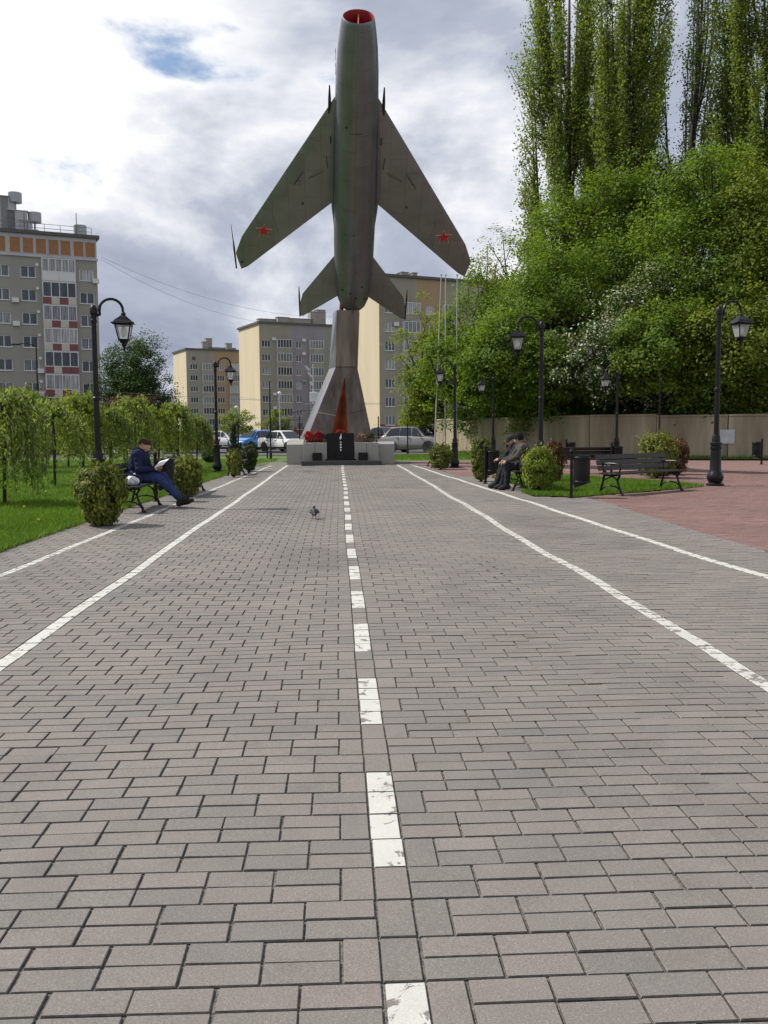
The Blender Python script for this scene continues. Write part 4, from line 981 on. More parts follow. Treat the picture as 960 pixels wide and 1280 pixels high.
# whitewashed square and small plates on it
p = P(922-0, 545, 40.0)
m = MB(); m.box((0, 0, 0), (.62, .012, .62)); wn = (wpts[4]-wpts[3]).normalized()
def wall_at(px, off=.16):
    best = None
    for a, b in zip(wpts[:-1], wpts[1:]):
        d = ray(px, 540); A = np.array([[d.x, -(b-a).x], [d.y, -(b-a).y]]); kk, u = np.linalg.solve(A, np.array([a.x, a.y]))
        if -.02 <= u <= 1.02: best = (a+(b-a)*float(u), math.atan2((b-a).y, (b-a).x))
    nrm = Vector((math.sin(best[1]), -math.cos(best[1])))
    return best[0]+nrm*off, best[1]
q_, an = wall_at(909)
m.build('whitewash_patch', mat('whitewash', (.50, .52, .55), .9, var=.2, scale=4), wt_, loc=(q_.x, q_.y, .98), rz=an)
# grass verge at the foot of the wall
vm = MB(); pl = [(p_.x, p_.y) for p_ in wpts]; vv = []
for p_ in wpts: vv += [(p_.x, p_.y, .02), (p_.x-.9, p_.y-1.0, .02)]
vm.add(vv, [(2*i, 2*i+1, 2*i+3, 2*i+2) for i in range(len(wpts)-1)]); tag(vm.build('wall_verge', M_SOIL), kind='structure')
rng = np.random.default_rng(77); vp = []
for i in range(9000):
    k_ = rng.integers(0, 4); a, b = wpts[k_], wpts[k_+1]; t_2 = rng.uniform(); q2 = a.lerp(b, t_2); s_ = rng.uniform(.15, 1.0); vp.append((q2.x-.9*s_, q2.y-1.0*s_, .02))
tag(blades('grass', np.array(vp), .16, .014, M_GRASS, 17), 'uneven grass verge at the foot of the beige wall', 'grass', kind='stuff')

# ------------------------------------------------ flagpoles
M_POLE = mat('white_pole', (.46, .47, .48), .35, metal=.2, var=.05)
for lb, bpx, tpx, Y in (('leftmost of the three white flagpoles behind the round bush', 543, 551.5, 50.0), ('middle one of the three white flagpoles', 556.5, 557, 51.0), ('rightmost of the three white flagpoles, nearest the lamp', 570.5, 571.5, 50.5)):
    b = P(bpx, 537, Y); b.z = 0; tp = P(tpx, 345, Y)
    t = thing('flagpole', lb, 'flagpole', b, group='white flagpoles')
    m = MB(); m.tube([(0, 0, 0), ((tp.x-b.x)*.5, 0, tp.z*.5), (tp.x-b.x, 0, tp.z)], [.045, .038, .024], 10); m.build('pole', M_POLE, t, True)
    m = MB(); m.lathe([(.12, -.05), (.12, .06), (.07, .08)], n=12); m.build('foot', M_POLE, t)
    m = MB(); m.lathe([(.01, tp.z), (.06, tp.z+.03), (.06, tp.z+.08), (.01, tp.z+.11)], (tp.x-b.x, 0, 0), 10); m.build('finial', M_POLE, t, True)

# ------------------------------------------------ low rail fence round the car park, thin posts
t = thing('rail_fence', 'low black metal rail fence in front of the parked cars', 'fence')
fy = 47.5
xs = [-16+i*1.55 for i in range(10)]
for x in xs:
    m = MB(); m.bbox((x, fy, .28), (.07, .07, .62), .006); m.build('post', M_IRON, t)
for z, h in ((.50, .09), (.26, .05)):
    for a, b in zip(xs[:-1], xs[1:]):
        m = MB(); m.box(((a+b)/2, fy, z), (b-a-.07, .04, h)); m.build('rail', M_IRON, t)
def slim_post(label, px, Y, top_py, r_=.035, m_=M_IRON, head=None, cat='post', name='slim_post'):
    b = P(px, 537, Y); b.z = 0; z = P(px, top_py, Y).z
    t = thing(name, label, cat, b)
    mm_ = MB(); mm_.lathe([(r_*1.9, -.1), (r_*1.9, .25), (r_*1.2, .3), (r_, z*.5), (r_*.8, z)], n=8); mm_.build('pole', m_, t, True, 40)
    if head == 'arm':
        mm_ = MB(); mm_.tube([(0, 0, z-.05), (-.5, -.1, z+.12), (-1.0, -.2, z+.1)], .03, 6); mm_.build('arm', m_, t); mm_ = MB(); mm_.bbox((-1.15, -.22, z+.06), (.55, .2, .1), .02); mm_.build('lamp_head', M_IRON, t)
    elif head == 'ball':
        mm_ = MB(); mm_.lathe([(.03, z), (.16, z+.08), (.2, z+.2), (.14, z+.33), (.02, z+.38)], n=12); mm_.build('lamp_globe', M_BULB, t, True)
    else:
        mm_ = MB(); mm_.lathe([(r_, z), (r_*1.3, z+.02), (.005, z+.09)], n=8); mm_.build('cap', m_, t)
    return t
slim_post('thin black post in front of the white parked car', 338, 46.5, 478)
slim_post('thin dark post by the far left bench and cone bush', 297.5, 29.0, 528, .028)
slim_post('thin dark post left of the monument in front of the carport', 374.5, 52, 521)
slim_post('thin dark post in front of the silver car', 509.5, 54, 530)
slim_post('thin dark post before the beige wall behind the golden conifer', 824, 38, 470)
slim_post('short dark post right behind the monument base', 473, 52, 522)
slim_post('grey street light before the mauve apartment block', 350, 95, 494, .06, M_BANDW, 'ball', 'street lamp', 'car_park_lamp')
slim_post('small grey street light left of the second lantern lamp', 296, 90, 512, .05, M_BANDW, 'ball', 'street lamp', 'car_park_lamp')
slim_post('dark street light with short arm before the grey tower', 49, 60, 432, .05, M_IRON, 'arm', 'street lamp', 'car_park_lamp')
# white flood-light board on a mast and a carport left of the pylon
t = thing('floodlight_mast', 'white square floodlight board on a mast left of the pylon', 'floodlight', at_depth(392, 82))
c = P(394.5, 496, 82); x0 = at_depth(392, 82)[0]
m = MB(); m.tube([(0, 0, 0), (.05, 0, P(390, 455, 82).z)], [.11, .06], 8); m.build('mast', M_BANDW, t, True)
m = MB(); m.bbox((c.x-x0+.0, -.2, c.z), (1.0, .18, .8), .03); m.build('board', M_FRAME, t)
m = MB(); m.box((c.x-x0-.1, -.2, c.z-.62), (1.7, .8, .08)); m.build('platform', M_BANDW, t)
for i, (dx, dz) in enumerate(((-.45, 2.55), (-.25, 2.0), (-.1, 1.2))):
    m = MB(); m.box((dx, -.2, c.z+dz-.1), (.5, .3, .18), (0, R(50), 0)); m.build('spot_lamp', M_FRAME, t)
t = thing('carport', 'white arched carport roofs behind the parked cars', 'carport', at_depth(378, 96))
for dz, dx in ((0, 0), (.9, 1.0)):
    m = MB(); n_ = 12
    for i in range(n_):
        a0, a1 = math.pi*(.15+.6*i/n_), math.pi*(.15+.6*(i+1)/n_)
        m.add([(dx-3.4*math.cos(a0), -1, 1.0+dz+1.5*math.sin(a0)), (dx-3.4*math.cos(a1), -1, 1.0+dz+1.5*math.sin(a1)), (dx-3.4*math.cos(a1), 3, 1.0+dz+1.5*math.sin(a1)), (dx-3.4*math.cos(a0), 3, 1.0+dz+1.5*math.sin(a0))], [(0, 1, 2, 3)])
    m.build('canopy', M_BANDW, t, True, None)
for x in (-2.6, 0, 2.6):
    m = MB(); m.tube([(x, -.8, 0), (x, -.8, 2.2)], .06, 6); m.build('post', M_RAIL, t)
# blue road sign
t = thing('road_sign', 'small blue road sign beside the second lantern lamp', 'road sign', at_depth(272, 70))
zz = P(272, 534, 70).z; m = MB(); m.tube([(0, 0, 0), (0, 0, zz)], .035, 6); m.build('post', M_BANDW, t); m = MB(); m.bbox((0, -.05, zz), (.62, .03, .34), .02); m.build('plate', mat('blue_sign', (.02, .10, .34), .5), t)

# ------------------------------------------------ overhead cables
def cable(label, p0, p1, sag, r_):
    p0, p1 = Vector(p0), Vector(p1); pts = []
    for i in range(17):
        u = i/16; q2 = p0.lerp(p1, u); q2.z -= sag*4*u*(1-u); pts.append(q2)
    m = MB(); m.tube(pts, r_, 4); tag(m.build('overhead_cable', M_RAIL), label, 'cable', 'overhead cables')
cable('long low cable crossing behind the lamps at the height of the willow tops', P(-60, 473, 75), P(570, 505, 75), .5, .012)
cable('thin pale cable passing behind the pylon foot', P(300, 497, 110), P(590, 505, 110), .4, .012)
cable('upper cable running from the tower roof towards the pylon', P(126, 321, 118), P(420, 396, 150), 2.0, .016)
cable('middle cable running from the tower roof towards the pylon', P(126, 324, 118), P(400, 405, 150), 2.6, .016)

# ================================================================== trees, shrubs
M_BARK = mat('dark_bark', (.045, .036, .028), .95, var=.4, scale=5, bump=.6, bscale=14, streak=True)
LV = {
 'poplar': leaf_mat('poplar_leaves', (.100, .155, .026), (.165, .230, .042), (.250, .310, .075), 0.5),
 'maple': leaf_mat('maple_leaves', (.070, .122, .014), (.122, .198, .022), (.185, .265, .040), 0.5),
 'lime': leaf_mat('lime_leaves', (.100, .145, .016), (.165, .215, .028), (.225, .275, .048), 0.5),
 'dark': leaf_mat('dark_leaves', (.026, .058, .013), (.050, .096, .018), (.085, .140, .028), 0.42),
 'willow': leaf_mat('willow_leaves', (.105, .160, .032), (.175, .240, .055), (.260, .320, .105), 0.5),
 'thuja': leaf_mat('thuja_sprays', (.050, .078, .012), (.120, .150, .022), (.27, .28, .042), 0.35),
 'thujad': leaf_mat('dark_thuja_sprays', (.014, .026, .008), (.028, .046, .012), (.06, .085, .02), .25),
 'gold': leaf_mat('golden_conifer_sprays', (.07, .10, .012), (.14, .17, .02), (.23, .24, .035), .3),
 'brown': leaf_mat('bronze_leaves', (.06, .025, .012), (.12, .05, .02), (.20, .09, .035), .3),
 'plum': leaf_mat('plum_leaves', (.035, .010, .010), (.07, .02, .018), (.12, .035, .025), .3),
 'blossom': leaf_mat('white_blossom', (.45, .46, .42), (.6, .6, .55), (.7, .7, .66), .3),
}
def tube_tree(mb, p0, p1, r0, r1, rng, n=6, k=4, wob=.08):
    p0, p1 = np.array(p0, float), np.array(p1, float); ln = np.linalg.norm(p1-p0); pts = []
    for i in range(k+1):
        u = i/k; q = p0+(p1-p0)*u
        if 0 < i < k: q = q+rng.normal(0, wob*ln, 3)*np.array([1, 1, .4])
        pts.append(tuple(q))
    mb.tube(pts, [r0+(r1-r0)*i/k for i in range(k+1)], n); return pts
def broad_tree(name, label, base, crowns, leaf, seed, size=.17, dens=1.0, trunk=.22, group=None, cat='tree', blossom=None):
    """crowns: list of (dx, dy, z, rx, ry, rz, clumps); leaves sit in clumps that follow the limbs"""
    rng = np.random.default_rng(seed)
    t = thing(name, label, cat, base, group=group); wood = MB(); pts, nr, sz = [], [], []
    zmin = min(c[2]-c[5] for c in crowns); fork = max(.8, zmin+.3)
    tr = tube_tree(wood, (0, 0, -.1), (0, 0, fork), trunk, trunk*.8, rng, 9, 4, .02)
    for (dx, dy, z, rx, ry, rz_, nc) in crowns:
        cc = np.array([dx, dy, z]); heart = cc-np.array([0, 0, rz_*.35])
        tube_tree(wood, (0, 0, fork-.05), heart, trunk*.7, trunk*.35, rng, 7, 4, .05)
        d = rng.normal(0, 1, (nc, 3)); d /= np.linalg.norm(d, axis=1)[:, None]
        lump = 1+.22*np.sin(d[:, 0]*5+seed)*np.sin(d[:, 2]*4+seed*2)+rng.normal(0, .10, nc)
        rad = rng.uniform(.25, 1, nc)**.45*lump
        cen = cc+d*rad[:, None]*np.array([rx, ry, rz_])
        up_ = (d[:, 2] > .25) & (rng.uniform(0, 1, nc) < .4); cen[up_, 2] += rng.uniform(.2, 1.0, up_.sum())*min(1.3, rz_*.4)   # leading shoots break the outline
        for i in range(nc):
            if i % 4 == 0: tube_tree(wood, heart+rng.normal(0, .15, 3)*rx, cen[i], trunk*.28, .02, rng, 5, 3, .07)
            cr = rng.uniform(.35, .8)*min(rx, rz_)*.34+.12; k = int(1.4*dens*rng.uniform(45, 110))
            p = rng.normal(0, 1, (k, 3))*np.array([cr, cr, cr*.62])*.62; p[:, 2] -= .25*(p[:, 0]**2+p[:, 1]**2)/cr
            q = p+cen[i]; out_ = (q-cc); out_ /= np.maximum(np.linalg.norm(out_, axis=1), .01)[:, None]
            pts.append(q); nr.append(out_*.7+np.array([0, 0, .6])+rng.normal(0, .55, (k, 3))); sz.append(size*.84*rng.uniform(.6, 1.35, k))
    pts, nr, sz = np.concatenate(pts), np.concatenate(nr), np.concatenate(sz)
    ok = pts[:, 2] > .25; pts, nr, sz = pts[ok], nr[ok], sz[ok]
    wood.build('trunk', M_BARK, t, True, None)
    cr_ = leaf_cloud('crown', pts, nr, sz, LV[leaf], t, seed, aspect=.75)
    if blossom:
        sel = rng.uniform(0, 1, len(pts)) < blossom; leaf_cloud('blossom', pts[sel]+rng.normal(0, .08, (sel.sum(), 3)), nr[sel], sz[sel]*.9, LV['blossom'], cr_, seed+1, aspect=.9)
    return t
def poplar(label, base, height, rmax, seed, leaf='poplar', z0=3.0, nl=16, ntw=620, dens=26, bare=0.0, lean=(0, 0)):
    rng = np.random.default_rng(seed); t = thing('poplar_tree', label, 'tree', base, group='tall poplars beyond the wall'); wood = MB()
    wood.tube([(0, 0, -.1), (lean[0]*.3, lean[1]*.3, height*.35), (lean[0]*.7, lean[1]*.7, height*.7), (lean[0], lean[1], height*.97)], [.42, .30, .17, .03], 9)
    limbs = []
    for i in range(nl):
        z = z0+(height*.62)*((i+rng.uniform(0, 1))/nl)**1.05; a = rng.uniform(0, 2*np.pi); env = rmax*(1.12-.62*(z/height)**1.5)
        zt = min(height*.98, z+rng.uniform(.25, .5)*height); r1 = env*rng.uniform(.35, .85); f = (z/height)
        p = [(lean[0]*f, lean[1]*f, z), (lean[0]*f+.45*r1*math.cos(a), lean[1]*f+.45*r1*math.sin(a), z+(zt-z)*.22), (lean[0]*f+.85*r1*math.cos(a), lean[1]*f+.85*r1*math.sin(a), z+(zt-z)*.55), (lean[0]*f+r1*math.cos(a), lean[1]*f+r1*math.sin(a), zt)]
        rb = rng.uniform(.10, .19)*(1-.5*z/height); wood.tube(p, [rb, rb*.75, rb*.5, .02], 6); limbs.append(np.array(p))
    pts, nr, sz = [], [], []
    for i in range(ntw):
        Lm = limbs[rng.integers(0, nl)]; u = rng.uniform(.12, 1)**.85*3; k = min(2, int(u)); q = Lm[k]+(Lm[k+1]-Lm[k])*(u-k)
        o = q[:2]-np.array(lean)*(q[2]/height); o = o/max(.2, np.linalg.norm(o)); ln = rng.uniform(.8, 2.6)
        d = np.array([o[0]*rng.uniform(0, .42)+rng.normal(0, .10), o[1]*rng.uniform(0, .42)+rng.normal(0, .10), 1.0]); st = q+np.append(o*rng.uniform(0, .35)*rmax*.5, 0)
        if i % 3 == 0: wood.tube([tuple(q), tuple(st+d*ln*.5), tuple(st+d*ln)], [.03, .02, .006], 4, cap=False)
        n = int(1.05*dens*rng.uniform(.15, 1.5)*(1-bare)); s_ = rng.uniform(0, 1, n)
        pp = st+d*ln*s_[:, None]+rng.normal(0, .18, (n, 3)); pts.append(pp); nr.append(rng.normal(0, 1, (n, 3))+np.array([o[0], o[1], .3])*.8); sz.append(rng.uniform(.085, .19, n))
    wood.build('trunk', M_BARK, t, True, None)
    leaf_cloud('crown', np.concatenate(pts), np.concatenate(nr), np.concatenate(sz), LV[leaf], t, seed, aspect=.8)
    return t
def spot(px, Y): p = P(px, 537, Y); return (p.x, Y, 0)
# --- tall poplars
poplar('leftmost tall poplar beyond the wall, bright green outer side', spot(706, 60), 31, 3.4, 101, nl=26, ntw=2300, dens=36)
poplar('second tall poplar from the left, dense and bright green', spot(778, 57), 31, 3.1, 102, nl=22, ntw=2100, dens=36)
poplar('third tall poplar with dark bare limbs against the blue gap', spot(842, 61), 32, 2.6, 103, leaf='dark', nl=22, ntw=900, dens=18, bare=.1, lean=(1.4, 0))
poplar('rightmost tall poplar at the photo edge, bright green', spot(948, 54), 31, 3.5, 104, nl=26, ntw=2300, dens=36)
poplar('dark poplar standing between the two leftmost bright ones', spot(745, 66), 33, 2.6, 105, leaf='poplar', nl=18, ntw=1300, dens=30)
poplar('poplar beyond the right edge of the photo', spot(1035, 56), 30, 3.2, 106, nl=12, ntw=300, dens=20)
# --- broadleaved trees over the wall
broad_tree('lime_tree', 'light green young tree left of the flagpoles over the wall end', spot(545, 62.5), [(-.7, 0, 5.2, 1.9, 1.8, 3.9, 95), (-1.0, 0, 2.6, 1.7, 1.6, 1.9, 60), (.9, 0, 6.2, 1.5, 1.5, 2.6, 50)], 'lime', 201, .17, 1.1)
broad_tree('maple_tree', 'broad mid-green maple behind the flagpoles and the lamp', spot(612, 53), [(-.3, 0, 6.4, 2.6, 2.4, 4.2, 150), (.5, 0, 3.2, 2.7, 2.2, 1.9, 80), (-1.4, -.5, 4.0, 1.6, 1.6, 2.4, 60), (-2.6, -2.5, 4.6, 1.7, 1.7, 1.8, 60)], 'maple', 202, .18, 1.1)
broad_tree('ash_tree', 'loose feathery tree with bare twigs standing left of the poplars', spot(640, 58), [(0, 0, 10.4, 2.2, 2.2, 2.8, 70), (-1.6, 0, 10.2, 1.3, 1.3, 2.2, 26), (.8, 0, 7.5, 2.4, 2.2, 3.0, 70)], 'lime', 203, .14, .6)
broad_tree('maple_tree', 'dense deep green maple behind the old men and their lamp', spot(690, 48.3), [(0, 0, 7.2, 3.0, 2.6, 3.8, 190), (-.6, -.6, 3.6, 2.8, 2.2, 2.2, 110), (1.8, 0, 4.4, 2.2, 2.0, 2.6, 80), (-2.8, -2.6, 5.2, 2.2, 2.0, 1.9, 110), (-.5, -3.4, 4.4, 2.2, 1.6, 1.5, 100), (-3.6, -1.0, 3.6, 1.4, 1.4, 1.2, 50)], 'maple', 204, .17, 1.1)
broad_tree('cherry_tree', 'white-blossomed tree in the middle of the green trees', spot(792, 45), [(0, -.4, 6.0, 1.9, 1.8, 2.9, 110), (.5, -.3, 3.4, 1.9, 1.6, 1.8, 60), (-2.4, -2.0, 4.6, 1.9, 1.5, 1.5, 90)], 'dark', 205, .14, 1.0, blossom=.34)
broad_tree('maple_tree', 'tall bright maple between the blossoming tree and the poplars', spot(765, 51), [(-1.5, 2, 12.4, 2.8, 2.2, 2.6, 90), (1.5, 2, 13.2, 2.6, 2.2, 2.8, 90), (-.4, 0, 8.8, 3.0, 2.6, 3.0, 160), (.6, 0, 6.0, 2.8, 2.4, 3.0, 110), (0, 0, 3.2, 2.8, 2.2, 1.8, 70)], 'maple', 206, .18, 1.1)
broad_tree('maple_tree', 'large bright maple overhanging the wall behind the tall right lamp', spot(880, 44.2), [(.5, 1, 12.5, 2.6, 2.2, 2.4, 90), (0, 0, 8.0, 3.2, 2.8, 4.0, 210), (-.6, -1.2, 3.9, 3.0, 2.3, 2.2, 120), (2.3, -.4, 6.0, 2.2, 2.2, 3.0, 90), (-2.8, -2.0, 5.2, 2.2, 1.8, 1.8, 120), (-3.6, -2.4, 4.0, 1.8, 1.4, 1.2, 70), (.5, -2.6, 4.6, 2.3, 1.5, 1.6, 110)], 'maple', 207, .17, 1.1)
broad_tree('lime_tree', 'yellow-green tree at the right photo edge over the wall', spot(975, 43.2), [(0, 0, 7.6, 3.2, 2.8, 4.2, 200), (-.5, -.8, 3.8, 2.8, 2.2, 2.2, 100), (-1.2, 0, 11.0, 2.2, 2.2, 2.4, 70), (-3.0, -2.4, 5.2, 2.2, 2.0, 1.9, 90)], 'lime', 208, .17, 1.1)
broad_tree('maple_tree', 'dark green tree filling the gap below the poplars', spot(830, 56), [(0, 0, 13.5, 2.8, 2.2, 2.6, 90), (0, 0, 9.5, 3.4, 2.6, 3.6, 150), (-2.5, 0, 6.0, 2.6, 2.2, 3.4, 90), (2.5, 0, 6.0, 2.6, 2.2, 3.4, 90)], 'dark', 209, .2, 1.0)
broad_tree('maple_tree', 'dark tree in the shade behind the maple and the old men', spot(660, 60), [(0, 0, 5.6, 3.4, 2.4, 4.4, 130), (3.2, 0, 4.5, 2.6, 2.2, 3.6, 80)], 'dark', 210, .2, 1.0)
broad_tree('maple_tree', 'tree beyond the right photo edge behind the wall', (27, 41.5, 0), [(0, 0, 7, 3.6, 3, 4.2, 130)], 'maple', 211, .2, 1.0)
for k_, (px, Y, lb) in enumerate(((735, 52, 'shaded understorey tree behind the wall below the tall bright maple'), (838, 48.5, 'shaded understorey tree behind the wall right of the blossoming tree'), (905, 47.5, 'shaded understorey tree behind the wall at the tall right lamp'), (965, 46, 'shaded understorey tree behind the wall at the right photo edge'), (655, 54, 'shaded understorey tree behind the wall above the old men'))):
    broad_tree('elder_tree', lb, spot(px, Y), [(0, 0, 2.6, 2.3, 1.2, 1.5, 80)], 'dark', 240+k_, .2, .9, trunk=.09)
# --- left background
broad_tree('birch_tree', 'tall dark green tree right of the grey tower', spot(168, 92), [(0, 0, 6.6, 2.9, 2.6, 3.6, 170), (1.4, 0, 4.0, 2.6, 2.0, 3.4, 110), (-1.4, 0, 5.0, 2.2, 2.0, 4.2, 110)], 'dark', 221, .2, 1.0)
broad_tree('plum_tree', 'red-leaved plum tree behind the willows', spot(166, 47), [(0, 0, 2.1, 1.3, 1.2, 1.1, 60)], 'plum', 222, .11, .8, trunk=.08)
broad_tree('plum_tree', 'small red-leaved tree at the left edge behind the first willow', spot(40, 38), [(0, 0, 1.7, 1.5, 1.2, 1.3, 60)], 'plum', 223, .10, .8, trunk=.08)
broad_tree('lime_tree', 'small light green tree by the second lantern lamp near the cars', spot(298, 66), [(0, 0, 1.9, 1.5, 1.2, .8, 50)], 'willow', 224, .13, .8, trunk=.07)
broad_tree('lime_tree', 'small round tree in front of the mauve apartment block', spot(347, 100), [(0, 0, 2.3, 1.3, 1.2, 1.5, 36)], 'lime', 225, .2, .8, trunk=.1)
broad_tree('lime_tree', 'low green tree behind the willows below the tower', spot(20, 60), [(0, 0, 2.2, 2.8, 1.5, 1.4, 70)], 'lime', 226, .15, .8, trunk=.1)
broad_tree('lime_tree', 'low green tree behind the willows right of the first lamp', spot(112, 62), [(0, 0, 2.0, 2.6, 1.5, 1.4, 70)], 'willow', 227, .15, .8, trunk=.1)
# --- weeping willows on short stems
def willow(label, px, Y, h, r_, seed, leaf='willow', ns=90, low=.28):
    rng = np.random.default_rng(seed); t = thing('weeping_willow', label, 'tree', spot(px, Y), group='weeping willows along the lawn'); wood = MB()
    wood.tube([(0, 0, -.05), (.03, .02, h*.5), (0, 0, h*.9)], [.038, .034, .03], 8); pts, nr, sz, tg = [], [], [], []
    for i in range(ns):
        a = rng.uniform(0, 2*np.pi); rr = r_*rng.uniform(.2, 1.0)**.7; top_ = h*(rng.uniform(.80, 1.06)-.14*(rr/r_)**2); end = low+rng.uniform(0, .55)*h*.6
        n = 46; u = np.sort(rng.uniform(0, 1, n)); out_ = rr*np.minimum(1, (u*2.6))**.7; z = np.where(u < .3, h*.88+(top_-h*.88)*np.sin(u/.3*np.pi*.5), top_-(top_-end)*((u-.3)/.7))
        p = np.stack([out_*np.cos(a), out_*np.sin(a), z], 1)+rng.normal(0, .035, (n, 3)); pts.append(p)
        nr.append(rng.normal(0, 1, (n, 3))+np.array([math.cos(a), math.sin(a), .3])*.8); sz.append(rng.uniform(.07, .14, n)); tg.append(rng.normal(0, .35, (n, 3))+np.array([0, 0, -1]))
        if i % 2 == 0: wood.tube([(0, 0, h*.86), (rr*.6*math.cos(a), rr*.6*math.sin(a), top_), (rr*math.cos(a), rr*math.sin(a), top_*.82), (rr*math.cos(a), rr*math.sin(a), end)], [.015, .01, .007, .004], 4, cap=False)
    wood.build('trunk', M_BARK, t, True, None); leaf_cloud('crown', np.concatenate(pts), np.concatenate(nr), np.concatenate(sz), LV[leaf], t, seed, aspect=.42, tang=np.concatenate(tg))
willow('nearest weeping willow at the left photo edge', 2, 18.5, 2.15, .95, 301, ns=130, low=.1)
willow('second weeping willow from the left photo edge', 66, 24.5, 2.15, .95, 302, ns=65, low=.55)
willow('weeping willow just left of the first lantern lamp', 102, 27, 2.45, .80, 303, leaf='lime', ns=70, low=.35)
willow('weeping willow directly behind the first lantern lamp', 136, 28, 2.15, .70, 304, low=.3)
willow('weeping willow behind the head of the reading man', 168, 30, 2.5, .80, 305, low=.3)
willow('weeping willow right of the reading man', 197, 32, 2.2, .70, 306, leaf='lime', ns=60, low=.5)
willow('weeping willow left of the second lantern lamp', 221, 33.5, 2.35, .72, 307, low=.3)
willow('slender weeping willow closest to the second lantern lamp', 245, 36, 1.95, .62, 308, low=.35)
willow('weeping willow in the back row at the left edge', 32, 33, 2.9, .9, 309, low=.3)
willow('weeping willow in the back row behind the second one', 84, 37, 2.75, .9, 310, low=.3)
# --- clipped and loose shrubs
def bush(label, px, Y, w_, h, seed, leaf='thuja', core=True, shape='ball', name='round_bush', n=5200, size=.068, off=0):
    rng = np.random.default_rng(seed); t = thing(name, label, 'bush', spot(px, Y)); pts = []; nr = []
    w_ *= .9; h *= .96; r_ = w_/2; n = int(n*1.5)
    def env(v):                                  # half-width at relative height v
        if shape == 'cone': return r_*np.maximum(.08, np.minimum(1, v*4+.55))*(1-v*.82)
        if shape == 'urn': return r_*(.26+.76*np.sin(np.clip(v*1.45, 0, 1)*np.pi*.5))*np.sqrt(np.clip(1-((v-.55)/.47).clip(0)**2, 0, 1))
        if shape == 'loose': return r_*(.5+.5*np.sin(np.clip(v*1.2, 0, 1)*np.pi*.5))*np.sqrt(np.clip(1.02-((v-.5)/.52).clip(0)**2, 0, 1))
        return r_*np.sqrt(np.clip(1-((v-.5)/.5)**2, 0, 1))
    K = 120; vk = rng.uniform(.10, .97, K); ak = rng.uniform(0, 2*np.pi, K); ek = env(vk)*rng.uniform(.70, 1.0, K)
    ck = np.stack([ek*np.cos(ak), ek*np.sin(ak), vk*h*rng.uniform(.92, 1.06, K)], 1); rk = r_*rng.uniform(.18, .34, K)
    w_k = rng.integers(0, K, n); d = rng.normal(0, 1, (n, 3)); d /= np.linalg.norm(d, axis=1)[:, None]
    p = ck[w_k]+d*(rk[w_k]*rng.uniform(.2, 1, n)**.5)[:, None]*np.array([1, 1, 1.15])
    sh = rng.uniform(0, 1, n) < .10                # long shoots
    p[sh] += (np.stack([np.cos(ak), np.sin(ak), np.full(K, 1.1)], 1)[w_k[sh]])*rng.uniform(.02, .13, (sh.sum(), 1))*r_*2
    p[:, 2] = np.maximum(p[:, 2], .03+.06*rng.uniform(0, 1, n)); v = np.clip(p[:, 2]/h, 0, 1); a = np.arctan2(p[:, 1], p[:, 0])
    d = np.stack([np.cos(a), np.sin(a), .2+v*.6], 1)+d*.5
    tg = d*.8+np.array([0, 0, .8])+rng.normal(0, .35, (n, 3))
    m = MB(); rings = []
    for i in range(9):
        vv = .04+.86*i/8; rings.append([(float(env(np.array(vv)))*.70*math.cos(2*math.pi*j/12), float(env(np.array(vv)))*.70*math.sin(2*math.pi*j/12), vv*h*.95) for j in range(12)])
    m.loft(rings); m.build('twig_core', mat('bush_twigs', (.020, .022, .010), .95, var=.4, scale=12) if 'bush_twigs' not in bpy.data.materials else bpy.data.materials['bush_twigs'], t, True, None)
    m = MB(); m.tube([(0, 0, -.03), (0, 0, h*.4)], [.045, .03], 7); m.build('stem', M_BARK, t)
    leaf_cloud('foliage', p, rng.normal(0, .6, (n, 3))+d, size*rng.uniform(.7, 1.7, n), LV[leaf], t, seed, aspect=.4, tang=tg)
bush('round golden-tipped conifer bush at the front left end of the bench', 124, 13.9, .76, .88, 401, shape='urn', n=7000)
bush('round golden-tipped conifer bush between the first two left benches', 229, 19.8, .78, .80, 402, shape='urn', n=6000)
bush('small upright conifer beside the second lantern lamp on the left', 291, 28.0, .46, .80, 403, 'thuja', name='cone_bush', shape='urn', n=3500)
bush('dark round bush past the far left bench', 311, 31.6, .62, .92, 404, 'thujad', shape='urn', n=3500)
bush('round bush at the far right path edge before the lamp and flagpoles', 551, 32.2, .85, .86, 405, 'thuja', shape='urn', n=4200)
bush('tall narrow bush on the right left of the old men', 601.5, 24.6, .58, 1.18, 406, 'thuja', shape='loose', n=5000)
bush('leafy green shrub just right of the seated old men', 676, 19.9, .80, .98, 407, 'lime', shape='loose', n=5200, size=.06, name='leafy_shrub')
bush('bronze-leaved shrub behind the leafy one at the grass corner', 692, 23.6, .62, 1.05, 408, 'brown', shape='loose', n=3800, size=.06, name='leafy_shrub')
bush('golden conifer behind the plaza bench in the grass patch', 822, 25.5, 1.15, 1.22, 409, 'gold', shape='loose', n=6500, size=.07, name='golden_conifer')
bush('brown shrub right behind the golden conifer', 846, 27.5, .80, 1.05, 410, 'brown', shape='loose', n=4000, name='brown_shrub')
bush('small low shrub on the left lawn by the rail fence', 262, 41, .7, .6, 411, 'thujad', shape='ball', n=2200)
bush('conical dark evergreen beside the blue road sign', 291.5, 44, .6, 1.7, 412, 'thujad', shape='cone', n=3000, name='cone_evergreen')
rng = np.random.default_rng(55); wp = []                                     # a few dandelions in the lawn
